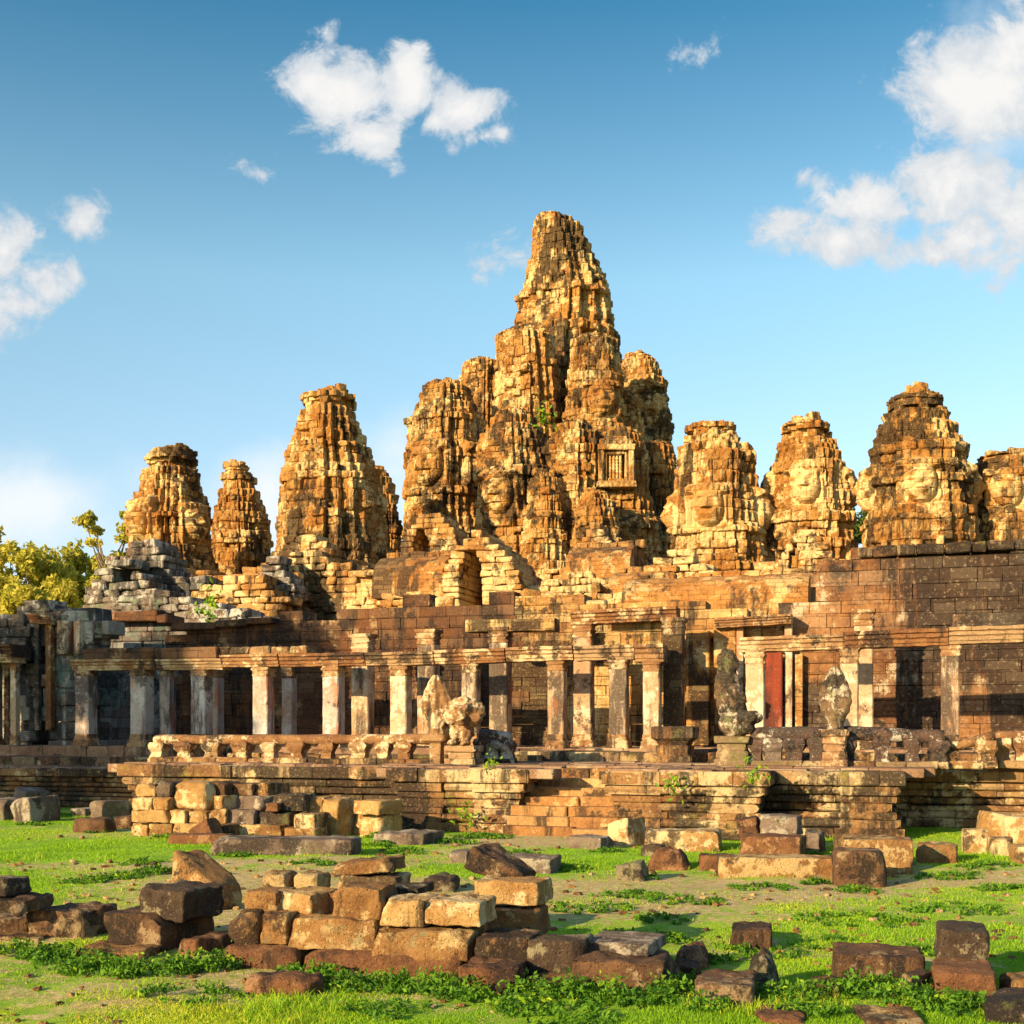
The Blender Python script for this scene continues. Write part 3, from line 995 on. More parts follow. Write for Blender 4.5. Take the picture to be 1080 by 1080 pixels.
# pilasters and door frame between the two halves
for i, (px0, px1, ty, vv, mt) in enumerate([(753, 776, 651, VW - 0.55, "wall_gold"), (776, 783, 648, VW - 0.8, "pillar"), (827, 835, 648, VW - 0.7, "pillar"), (838, 846, 690, VW - 0.6, "wall_gold"), (724, 748, 666, VW - 0.35, "wall_gold")]):
    u0, Y0 = at(px0, vv); u1, Y1 = at(px1, vv)
    put(ga, "pilaster", square_stack((u0 + u1) / 2, vv + 0.3, [((u1 - u0) / 2, 1.9), ((u1 - u0) / 2, 3.2), ((u1 - u0) / 2 * 1.02, Z(ty, Y0))], 90 + i), mt)
lintel(ga, 755, 654, 836, 649, VW - 0.6, 0.30, 0.6, 91, "capital")
u0, Y0 = at(804, VW - 0.75); u1, Y1 = at(825, VW - 0.75)
B = Blocks(8); B.add(((u0 + u1) / 2, VW - 0.6, (1.9 + Z(686, Y0)) / 2), (u1 - u0, 0.25, Z(686, Y0) - 1.9), 0, 0.03, 0.5)
a = B.arrays(0.005)
put(ga, "painted_jamb", a, "redpaint")
# broken tops: fallen stones lying on the walls
for px, py, s, rt in [(604, 640, .55, .4), (618, 646, .5, .9), (628, 640, .6, .2), (596, 634, .45, 1.2), (640, 647, .5, .1), (690, 640, .4, .5), (470, 636, .5, .3), (455, 640, .4, .8), (440, 634, .5, .2), (560, 628, .5, .6), (583, 632, .6, .3), (535, 630, .5, .2), (668, 644, .5, .7)]:
    u, Y = at(px, VW + 0.5)
    B = Blocks(int(px)); B.add((u, VW + 0.5, Z(py, Y)), (s * 1.3, s, s * 0.8), rt, 0.06)
    put(ga, "loose_stone", B.arrays(0.05), "tier")


# ------------------------------------------------------------------ the porch at the far left, grey and unroofed
po = Thing("ruined_porch", "grey lichened stone porch with tall open door frame at the gallery's left end", "porch", at(55, 11)[0], 11, 1.5)
vp = 10.4
put(po, "wall", masonry([(-60, 660), (-20, 655), (0, 652), (10, 648), (24, 645), (26, 642)], vp + 0.2, 1.4, 1.2, 111, 0.42, 0.9, 0.05), "grey")
put(po, "wall", masonry([(18, 640), (34, 636), (50, 640), (52, 650)], vp + 0.6, 1.2, 1.2, 112, 0.42, 0.8, 0.05, holes=[(40, 52, 655, 790)]), "greywall")
put(po, "wall", masonry([(36, 636), (95, 641), (98, 650)], vp + 0.3, 1.0, 5.4, 113, 0.42, 1.4, 0.03), "grey")
put(po, "wall", masonry([(54, 652), (96, 648)], vp + 0.35, 1.0, 1.4, 114, 0.6, 1.4, 0.03), "greywall")
put(po, "wall", masonry([(90, 650), (125, 655), (140, 648), (184, 652), (185, 655)], VW + 0.8, 1.2, 1.2, 115, 0.40, 1.0, 0.04), "greywall")
cap_stones(po, 122, 186, VW + 0.8, (644, 650), 0.35, 1.3, 116, "darkwall", "cornice", 3.0)
for i, (px0, px1, ty, by, mt) in enumerate([(36, 40, 652, 770, "grey"), (48, 54, 655, 770, "beam"), (62, 74, 655, 690, "pillar"), (78, 85, 655, 690, "pillar")]):
    u0, Y0 = at(px0, vp + 0.1); u1, _ = at(px1, vp + 0.1)
    put(po, "door_jamb", square_stack((u0 + u1) / 2, vp + 0.2, [((u1 - u0) / 2, Z(by, Y0)), ((u1 - u0) / 2, Z(ty, Y0))], 120 + i), mt)
lintel(po, 36, 648, 60, 650, vp + 0.15, 0.3, 0.6, 125, "beam", name="door_lintel")
for i, (px, ty, wp, mt) in enumerate([(16, 692, 8, "pillar"), (-3, 692, 9, "greywall"), (8, 692, 6, "beam")]):
    pillar(po, px, vp - 1.0 + i * 0.3, ty, wp, 1.86, mat=mt, seed=130 + i)
lintel(po, -30, 680, 23, 680, vp - 1.0, 0.42, 0.9, 135, "darkwall")
lintel(po, -30, 690, 21, 690, vp - 1.0, 0.28, 0.7, 136, "beam")

# ------------------------------------------------------------------ balustrades on the terrace
def rail(name, label, px0, px1, v, py0, py1, th_px, posts, mat, seed, zb=1.50, sag=0.0, sideposts=()):
    u0, Y0 = at(px0, v); u1, Y1 = at(px1, v)
    t = Thing(name, label, "balustrade", (u0 + u1) / 2, v, zb)
    rg = np.random.default_rng(seed)
    r = th_px * (Y0 + Y1) / 2 / F / 2
    z0, z1 = Z(py0, Y0) - r, Z(py1, Y1) - r
    n = max(6, int((u1 - u0) / 0.16)); k = 12
    V, q = [], []
    for i in range(n):
        s = i / (n - 1)
        seam = 0.86 if (i % 9 == 0) else 1.0
        for a in range(k):
            an = 2 * math.pi * a / k
            rr = r * seam * (1 + rg.uniform(-0.07, 0.07))
            V.append((u0 + (u1 - u0) * s, v + rr * 1.15 * math.cos(an), z0 + (z1 - z0) * s + rr * math.sin(an) + sag * math.sin(s * 3.1)))
    for i in range(n - 1):
        for a in range(k):
            q.append((i * k + a, i * k + (a + 1) % k, (i + 1) * k + (a + 1) % k, (i + 1) * k + a))
    caps = np.array([list(range(k))[::-1], [(n - 1) * k + a for a in range(k)]])
    t.part("naga_rail", np.array(V), [np.array(q)[:, ::-1], caps[:, ::-1]], M[mat], np.full(len(q) + 2, 0.5), True)
    for i, p in enumerate(posts):
        u, Y = at(p, v)
        ztop = z0 + (z1 - z0) * (u - u0) / (u1 - u0) - r * 0.5
        hw = rg.uniform(0.16, 0.22)
        h = ztop - zb
        t.part("post", *(lambda a: (a[0], a[1], M["rail" if mat == "rail" else mat], a[2]))(square_stack(u, v, [(hw * 1.25, zb), (hw * 1.25, zb + h * 0.18), (hw, zb + h * 0.25), (hw * 0.85, zb + h * 0.5), (hw * 1.15, zb + h * 0.68), (hw * 1.3, zb + h * 0.85), (hw * 1.05, ztop)], seed * 3 + i, 0.03)))
    B = Blocks(seed + 3)
    u = u0
    while u < u1:
        l = min(B.rg.uniform(0.7, 1.3), u1 - u + 0.1)
        B.add((u + l / 2, v, zb + 0.06), (l - 0.02, 0.62, 0.16 + B.rg.uniform(0, .04)), 0, 0.03)
        u += l
    a = B.arrays(0.02)
    t.part("kerb", a[0], a[1], M["plinth" if mat == "rail" else "plinth_dark"], a[2])
    return t


rail("stone_balustrade", "cream and brown serpent-rail balustrade on short posts, ending at the hooded serpent beside the lion", 164, 458, 3.4, 775, 774, 11, (168, 196, 226, 256, 286, 315, 346, 380, 405, 428), "rail", 5)
rail("stone_balustrade", "blackened balustrade section directly right of the weathered lion, white lichen on its rail", 507, 538, 4.6, 768, 772, 14, (511, 520, 535), "blackrail", 6)
rail("stone_balustrade", "dark balustrade between the tall broken guardian and the hooded serpent on the right", 792, 868, 4.2, 767, 766, 16, (797, 816, 838, 862), "blackrail", 7)
rail("stone_balustrade", "dark serpent-rail balustrade right of the upright serpent hood, cream lichen along its rail", 889, 996, 4.4, 765, 770, 15, (893, 930, 962, 990), "blackrail", 8)
rail("stone_balustrade", "fallen slanting balustrade rail propped on one squat post at right", 998, 1046, 4.6, 784, 771, 11, (1000, 1040), "rail", 9)
rail("stone_balustrade", "ochre balustrade stretch with pale rail at the terrace's far right", 1050, 1130, 5.2, 771, 770, 10, (1056, 1080, 1110), "rail", 10)
# ------------------------------------------------------------------ carved figures on the terrace
def lobes(thing, name, els, mat, voxel=0.05, disp=0.03, seed=0):
    """one continuous carved body: ellipsoids (u,v,z, ru,rv,rz) fused by a voxel remesh"""
    parts = []
    for (u, v, z, a, b_, c) in els:
        n, k = 12, 16
        V = [(0, 0, -1)]
        for i in range(1, n):
            ph = math.pi * i / n
            for j in range(k):
                th = 2 * math.pi * j / k
                V.append((math.sin(ph) * math.cos(th), math.sin(ph) * math.sin(th), -math.cos(ph)))
        V.append((0, 0, 1))
        V = np.array(V) * (a, b_, c) + (u, v, z)
        q = [(1 + i * k + j, 1 + i * k + (j + 1) % k, 1 + (i + 1) * k + (j + 1) % k, 1 + (i + 1) * k + j) for i in range(n - 2) for j in range(k)]
        t = [(0, 1 + (j + 1) % k, 1 + j) for j in range(k)] + [(len(V) - 1, 1 + (n - 2) * k + j, 1 + (n - 2) * k + (j + 1) % k) for j in range(k)]
        parts.append((V, [np.array(q), np.array(t)], np.full(len(q) + len(t), 0.5)))
    a = join(*parts)
    o = thing.part(name, a[0], a[1], M[mat], a[2], True)
    m_ = o.modifiers.new("remesh", "REMESH"); m_.mode = "VOXEL"; m_.voxel_size = voxel; m_.use_smooth_shade = True
    tx = bpy.data.textures.new("weathering", "CLOUDS"); tx.noise_scale = 0.12; tx.noise_depth = 3
    d = o.modifiers.new("weather", "DISPLACE"); d.texture = tx; d.strength = disp * 2.2; d.mid_level = 0.5; d.texture_coords = "GLOBAL"
    return o


def hood(thing, name, u, v, z0, h, wd, mat, seed, yaw=0.0, th=0.30):
    """upright leaf-shaped serpent hood: fan of heads carved in relief on a thick leaf, narrow neck below"""
    n, k = 46, 25
    V = []
    cs, sn = math.cos(yaw), math.sin(yaw)
    outline = [(0.0, 0.26), (0.12, 0.24), (0.2, 0.30), (0.3, 0.42), (0.45, 0.50), (0.58, 0.49), (0.72, 0.40), (0.85, 0.29), (0.95, 0.18), (1.0, 0.10)]
    for side in (-1, 1):
        for i in range(n):
            t = i / (n - 1)
            hw = np.interp(t, [o[0] for o in outline], [o[1] for o in outline]) * wd
            hw *= 1 + 0.03 * math.sin(t * 44)
            for j in range(k):
                s = j / (k - 1) * 2 - 1
                th_ = th * 0.5 * (1 - 0.82 * abs(s) ** 2.4) * (1.1 - 0.55 * t)
                rel = 0.05 * (0.5 + 0.5 * math.cos(s * 9.0 * (1 if t > 0.25 else 0.4))) * min(1, t * 4) * (1 - abs(s) ** 4)
                rel += 0.05 * math.exp(-((s) / 0.22) ** 2) * math.exp(-((t - 0.55) / 0.2) ** 2)
                rel += 0.035 * float(mnoise.noise((s * 4 + seed, t * 9, side)))
                a, b_ = s * hw, side * (th_ + (rel if abs(s) < 0.99 else 0))
                V.append((u + a * cs - b_ * sn, v + a * sn + b_ * cs, z0 + t * h))
    q = []
    for sd in (0, 1):
        o = sd * n * k
        for i in range(n - 1):
            for j in range(k - 1):
                f = (o + i * k + j, o + i * k + j + 1, o + (i + 1) * k + j + 1, o + (i + 1) * k + j)
                q.append(f if sd == 0 else f[::-1])
    for i in range(n - 1):                                  # close the rim
        q.append((i * k, (i + 1) * k, n * k + (i + 1) * k, n * k + i * k))
        q.append((i * k + k - 1, n * k + i * k + k - 1, n * k + (i + 1) * k + k - 1, (i + 1) * k + k - 1))
    return thing.part(name, np.array(V), np.array(q), M[mat], None, True)


def pedestal(thing, name, u, v, z0, z1, hw, mat, seed):
    p, n = [], max(2, int((z1 - z0) / 0.16))
    rg = np.random.default_rng(seed)
    for i in range(n):
        a, b_ = z0 + (z1 - z0) * i / n, z0 + (z1 - z0) * (i + 1) / n
        w_ = hw * (1.12 if i in (0, n - 1) else rg.uniform(0.88, 1.04))
        p += [(w_ * 0.97, a + 0.005), (w_, a + 0.03), (w_, b_ - 0.03), (w_ * 0.97, b_ - 0.005)]
    return put(thing, name, square_stack(u, v, p, seed, 0.025), mat)


# serpent hood at the end of the left balustrade
u, Y = at(460, 3.2)
t = Thing("serpent_hood", "leaf-shaped carved serpent hood on a thin post, just left of the shaggy lion", "statue", u, 3.2, 1.50)
hood(t, "hood", u, 3.2, Z(776, Y), (776 - 712) * Y / F, 33 * Y / F, "statue", 3, 0.10)
put(t, "post", square_stack(u + 0.02, 3.2, [(0.20, 1.50), (0.15, 1.55), (0.15, Z(784, Y)), (0.30, Z(781, Y)), (0.30, Z(775, Y))], 5, 0.012), "rail")
# the lion
u, Y = at(489, 3.3)
k_ = Y / F
t = Thing("lion_statue", "weathered guardian lion with shaggy cream mane, seated on a coursed block pedestal", "statue", u, 3.3, 1.50)
zc = lambda py: Z(py, Y)
els = [(u + 1 * k_, 3.25, zc(752), 17 * k_, 15 * k_, 14 * k_), (u - 4 * k_, 3.45, zc(758), 15 * k_, 17 * k_, 16 * k_), (u - 2 * k_, 3.35, zc(772), 12 * k_, 15 * k_, 12 * k_),
       (u + 4 * k_, 2.92, zc(752), 11 * k_, 9 * k_, 9 * k_), (u + 5 * k_, 2.74, zc(757), 6.5 * k_, 6 * k_, 4.5 * k_), (u + 5 * k_, 2.80, zc(763), 5 * k_, 5 * k_, 3 * k_),
       (u + 0 * k_, 2.76, zc(746), 4.5 * k_, 4 * k_, 2.4 * k_), (u + 9 * k_, 2.76, zc(746), 4.5 * k_, 4 * k_, 2.4 * k_), (u + 4.5 * k_, 2.70, zc(751), 2.2 * k_, 3 * k_, 5 * k_),
       (u - 7 * k_, 3.1, zc(774), 5 * k_, 6 * k_, 12 * k_), (u + 6 * k_, 3.1, zc(774), 5 * k_, 6 * k_, 12 * k_), (u - 8 * k_, 2.95, zc(783), 6 * k_, 6 * k_, 3 * k_), (u + 7 * k_, 2.95, zc(783), 6 * k_, 6 * k_, 3 * k_)]
for i in range(13):
    an = 2 * math.pi * i / 13
    els.append((u + (3 + 17 * math.cos(an)) * k_, 3.12 + 0.1 * math.sin(an * 3), zc(752 - 12.5 * math.sin(an)), 6.2 * k_, 7 * k_, 5.2 * k_))
for i in range(9):
    an = 2 * math.pi * i / 9 + 0.3
    els.append((u + (3 + 12 * math.cos(an)) * k_, 2.98, zc(752 - 9 * math.sin(an)), 3.8 * k_, 5 * k_, 3.4 * k_))
lobes(t, "body", els, "statue", 0.034, 0.06)
pedestal(t, "pedestal", u, 3.35, 1.50, zc(786), 15 * k_, "capital", 8)
# the tall broken guardian left of the right-hand balustrade
u, Y = at(771, 4.3)
k_ = Y / F
zc = lambda py: Z(py, Y)
t = Thing("broken_guardian", "tall broken guardian statue slab, its sloping right edge eaten away, before the red painted jamb", "statue", u, 4.3, 1.50)
lobes(t, "body", [(u - 4 * k_, 4.3, zc(700), 11 * k_, 8 * k_, 17 * k_), (u - 4 * k_, 4.3, zc(724), 13 * k_, 10 * k_, 26 * k_), (u + 1 * k_, 4.2, zc(742), 16 * k_, 13 * k_, 20 * k_), (u + 5 * k_, 4.15, zc(764), 17 * k_, 14 * k_, 15 * k_),
                  (u + 22 * k_, 4.1, zc(757), 12 * k_, 10 * k_, 7 * k_), (u + 14 * k_, 4.1, zc(768), 12 * k_, 11 * k_, 7 * k_)], "statue_dark", 0.045, 0.07)
pedestal(t, "pedestal", u + 3 * k_, 4.25, 1.50, zc(776), 16 * k_, "plinth_dark", 9)
# the serpent hood on the right
u, Y = at(881, 4.1)
t = Thing("serpent_hood", "dark upright serpent hood on a stepped pedestal between two black balustrades", "statue", u, 4.1, 1.50)
hood(t, "hood", u, 4.1, Z(772, Y), (772 - 703) * Y / F, 34 * Y / F, "statue_dark", 9, -0.15)
pedestal(t, "pedestal", u, 4.1, 1.50, Z(769, Y), 12 * Y / F, "capital", 10)
# empty moulded pedestal in front of the middle pillars
u, Y = at(712, 7.0)
t = Thing("empty_pedestal", "low moulded pedestal of dark stone, empty, at the foot of the middle pillars", "pedestal", u, 7.0, 1.50)
put(t, "plinth", square_stack(u, 7.0, [(0.55, 1.50), (0.55, 1.68), (0.46, 1.74), (0.46, 1.98)], 12, 0.02), "plinth")
put(t, "cornice", square_stack(u, 7.0, [(0.40, 1.98), (0.44, 2.1), (0.58, 2.18), (0.58, Z(766, Y) - 0.03), (0.50, Z(766, Y))], 13, 0.02), "plinth_dark")
# small upright stone on the far right
u, Y = at(1048, 3.6)
# ------------------------------------------------------------------ inner galleries and ruined masses below the towers
inner = Thing("inner_gallery", "sunlit stepped inner gallery with corbel vaults and a broken gable between pillars and towers", "gallery", 0, 28, 0)
def wl(prof, v, thick, z0, seed, mat, name="wall", **k):
    k.setdefault('course', 0.32); k.setdefault('bl', 0.66); k['jit'] = k.get('jit', 0.03) * 0.8; k.setdefault('rough', 0.05); k.setdefault('ch', 0.05)
    put(inner, name, masonry(prof, v, thick, z0, seed, **k), mat)
# core of the second and third levels
B = Blocks(21)
B.add((0, 46, 3.0), (90, 30, 6.0), 0, 0.05, 0.4)
a = B.arrays(0); inner.part("core", a[0], a[1], M["tier"], a[2])
wl([(270, 640), (272, 612), (286, 585), (300, 574), (330, 578), (345, 592), (378, 588), (384, 612), (415, 604), (470, 596), (520, 600), (560, 612), (600, 615), (660, 617), (690, 630)], 30, 2.5, 4, 201, "tier", jit=0.10)
wl([(284, 600), (300, 566), (318, 560), (336, 566), (352, 590), (362, 612), (366, 650)], 28.6, 1.6, 4, 202, "tier", jit=0.16, ragged=1.0)
# gables with a corbelled opening: courses of stone closing towards the apex
def gable(label, v, depth, outer, hole, py_base, seed, mat="tier", course=0.30, jit=0.05):
    """outer: (row, left, right) skyline; hole: (row, left, right) of the opening, both in photo pixels on the plane v"""
    B = Blocks(seed)
    ow = sorted(outer, key=lambda p: -p[0]); ho = sorted(hole, key=lambda p: -p[0])
    Y = at((ow[0][1] + ow[0][2]) / 2, v)[1]
    z, zt = Z(py_base, Y), Z(ow[-1][0], Y)
    uu = lambda px: at(px, v)[0]
    while z < zt:
        h = course * B.rg.uniform(0.8, 1.2)
        py = HOR - (z + h / 2 - HC) * F / Y
        L = uu(np.interp(py, [p[0] for p in ow][::-1], [p[1] for p in ow][::-1])); R_ = uu(np.interp(py, [p[0] for p in ow][::-1], [p[2] for p in ow][::-1]))
        inh = ho[-1][0] < py
        if inh:
            a_ = uu(np.interp(py, [p[0] for p in ho][::-1], [p[1] for p in ho][::-1])); b_ = uu(np.interp(py, [p[0] for p in ho][::-1], [p[2] for p in ho][::-1]))
            spans = [(L, a_), (b_, R_)]
        else:
            spans = [(L, R_)]
        for s0, s1 in spans:
            n = max(1, int(round((s1 - s0) / 0.6)))
            for i in range(n):
                w_ = (s1 - s0) / n
                e0 = B.rg.uniform(-.05, .05); j = B.rg.uniform(-jit, jit)
                B.add((s0 + w_ * (i + 0.5) + e0, v + depth / 2 + j, z + h / 2), (w_ + 0.03, depth, h - 0.01), 0, 0.04)
        z += h
    put(inner, "gable", B.arrays(0.04), mat)


gable("", 26.0, 3.6, [(655, 463, 551), (625, 464, 550), (605, 467, 546), (590, 472, 538), (578, 480, 526), (569, 490, 514), (565, 498, 508)], [(655, 483, 508), (600, 484, 508), (590, 487, 505), (581, 492, 500)], 660, 203)
gable("", 29.4, 1.6, [(616, 816, 884), (590, 822, 880), (575, 830, 872), (562, 842, 860)], [(616, 831, 844), (585, 832, 843), (574, 836, 839)], 620, 215)
gable("", 33.0, 2.4, [(600, 420, 484), (575, 422, 482), (558, 430, 476), (546, 442, 464)], [(600, 434, 453), (570, 435, 453), (556, 441, 447)], 604, 217)
gable("", 32.0, 2.0, [(614, 600, 656), (585, 603, 652), (566, 614, 640), (558, 622, 632)], [(614, 620, 636), (582, 621, 636), (572, 626, 631)], 618, 219)
wl([(455, 620), (470, 606), (530, 606), (556, 625)], 31.6, 1.8, 4, 204, "tier", name="wall", jit=0.1)
# vault runs
def vlt(px0, px1, v, depth, py_e, py_r, seed, mat="roof"):
    u0, Y0 = at(px0, v); u1, Y1 = at(px1, v)
    Ym = (Y0 + Y1) / 2
    put(inner, "vault_roof", vault(u0, u1, v, v + depth, Z(py_e, Ym), Z(py_r, Ym + depth / 2), seed), mat)
vlt(392, 466, 27.0, 4.0, 618, 588, 211)
vlt(596, 664, 27.5, 4.0, 606, 578, 212)
vlt(655, 852, 20.5, 4.5, 640, 609, 213)
vlt(640, 700, 23.0, 4.0, 632, 604, 214)
wl([(398, 628), (470, 624)], 27.0, 1.0, 4, 205, "tier", jit=0.05)
wl([(560, 640), (566, 612), (600, 606), (660, 606), (664, 640)], 27.3, 1.0, 4, 206, "tier", jit=0.05)
wl([(640, 652), (700, 642), (860, 642), (880, 650)], 20.4, 1.0, 4, 207, "roof", jit=0.02)
wl([(548, 640), (552, 628), (585, 622), (600, 634), (628, 622), (660, 630)], 22.5, 1.4, 4, 208, "tier", jit=0.12, ragged=1.2)
wl([(660, 625), (664, 604), (676, 596), (700, 600), (720, 606), (744, 596), (760, 604), (800, 606), (806, 592), (850, 598), (870, 596), (905, 586), (960, 580), (1100, 574)], 30, 2.0, 4, 209, "tier", jit=0.14, ragged=1.0)
wl([(694, 612), (698, 590), (712, 572), (728, 580), (744, 600), (752, 612)], 29.3, 1.3, 4, 216, "tier", name="gable", jit=0.10, bl=0.7, course=0.36)
wl([(410, 590), (430, 580), (486, 572), (500, 590)], 36, 2, 6, 218, "grey", jit=0.1)
wl([(560, 606), (590, 596), (680, 590), (722, 598)], 35, 2, 5, 220, "tier", jit=0.12)

# the grey ruined mound on the left
md = Thing("ruined_entrance_mound", "grey-brown collapsed gate building with a dark round hole, under the left face tower", "ruin", at(170, 24)[0], 24, 0)
def wm(prof, v, thick, z0, seed, mat, **k):
    k.setdefault('course', 0.33); k.setdefault('bl', 0.75); k['jit'] = k.get('jit', 0.03) * 0.8; k.setdefault('rough', 0.05); k.setdefault('ch', 0.05)
    put(md, "wall", masonry(prof, v, thick, z0, seed, **k), mat)
wm([(60, 670), (74, 652), (84, 634), (96, 622), (104, 606), (114, 596), (124, 592), (142, 594), (150, 604), (160, 622), (176, 640)], 23.0, 1.6, 2, 231, "grey", jit=0.10, ragged=1.0, holes=[(118, 141, 601, 615)])
wm([(96, 620), (112, 596), (128, 580), (146, 570), (160, 574), (170, 592), (190, 606), (212, 616), (240, 628), (280, 640)], 25.0, 2.0, 2, 232, "grey", jit=0.12, ragged=1.0)
wm([(130, 640), (180, 622), (200, 634), (240, 640), (300, 652)], 21.5, 1.6, 2, 233, "grey", jit=0.12, ragged=1.0)
wm([(196, 640), (200, 608), (216, 600), (250, 600), (290, 596), (296, 640)], 26.5, 1.6, 2, 234, "roof", jit=0.06, ragged=1.0)
wm([(226, 650), (250, 620), (276, 600), (290, 590), (302, 600), (304, 660)], 25.5, 1.4, 2, 235, "grey", jit=0.14, ragged=1.2)
wm([(270, 660), (284, 612), (300, 596), (314, 606), (318, 660)], 26.6, 1.4, 2, 236, "tier", jit=0.14, ragged=1.2)
wm([(262, 640), (280, 610), (300, 584), (322, 580), (345, 590), (372, 596), (398, 606), (402, 650)], 27.6, 1.4, 2, 237, "tier", jit=0.12, ragged=1.0)
wm([(196, 650), (204, 628), (230, 612), (262, 606), (290, 616), (300, 650)], 24.2, 1.4, 2, 238, "tier", jit=0.12, ragged=1.0)
B = Blocks(22); 
u0 = at(60, 30)[0]; u1 = at(330, 30)[0]
B.add(((u0 + u1) / 2, 31, 2.6), (u1 - u0, 10, 5.2), 0, 0.05, .4)
a = B.arrays(0); md.part("core", a[0], a[1], M["grey"], a[2])


# ------------------------------------------------------------------ face towers: coursed, redented, carved
def face_relief(x, y):
    """relief of a serene stone face; x, y and the result in units of the face height (chin to band)"""
    g = lambda a, s: np.exp(-(a / s) ** 2)
    ax = np.abs(x)
    r = 1 - (x / 0.42) ** 2 - (np.where(y > 0, y / 0.66, y / 0.55)) ** 2
    h = 0.32 * np.sqrt(np.clip(r, 0, 1))
    inside = np.clip(r * 6, 0, 1)
    f = 0.05 * g(y - 0.19 - 0.10 * np.cos(ax * 7), 0.045) * g(ax - 0.17, 0.16)            # brows
    f -= 0.075 * g(ax - 0.17, 0.085) * g(y - 0.13, 0.055)                                  # sockets
    f += 0.040 * g(ax - 0.17, 0.075) * g(y - 0.105, 0.032)                                 # lids
    nw = np.interp(y, [-0.1, 0.2], [0.10, 0.045])
    f += 0.14 * g(x, nw) * np.clip((0.24 - y) / 0.30, 0, 1) * np.clip((y + 0.10) / 0.035, 0, 1)   # nose
    f += 0.03 * g(ax - 0.085, 0.04) * g(y + 0.055, 0.04)                                   # wings
    ym = -0.215 + 0.045 * (ax / 0.22) ** 2                                                 # smiling mouth
    lip = np.clip(1 - (ax / 0.26) ** 2, 0, 1)
    f += 0.065 * g(y - ym - 0.045, 0.032) * lip + 0.075 * g(y - ym + 0.050, 0.040) * lip * np.clip(1.15 - ax / 0.22, 0, 1)
    f -= 0.05 * g(y - ym, 0.016) * lip
    f -= 0.03 * g(y + 0.335, 0.03) * g(x, 0.16)
    f += 0.05 * g(y + 0.44, 0.075) * g(x, 0.15)                                            # chin
    f += 0.03 * g(ax - 0.27, 0.10) * g(y + 0.06, 0.14)                                     # cheeks
    h = h + 1.25 * f * inside
    h = h + 0.09 * np.clip(1 - np.abs(ax - 0.47) / 0.06, 0, 1) ** 0.5 * np.clip((0.27 - y) / 0.05, 0, 1) * np.clip((y + 0.50) / 0.05, 0, 1)   # long ears
    band = np.clip((y - 0.345) / 0.03, 0, 1) * np.clip((0.56 - y) / 0.03, 0, 1) * np.clip((0.54 - ax) / 0.05, 0, 1)
    h = np.maximum(h, band * (0.23 - 0.40 * x * x + 0.035 * np.cos(x * 46) * g(y - 0.47, 0.06)))
    return h


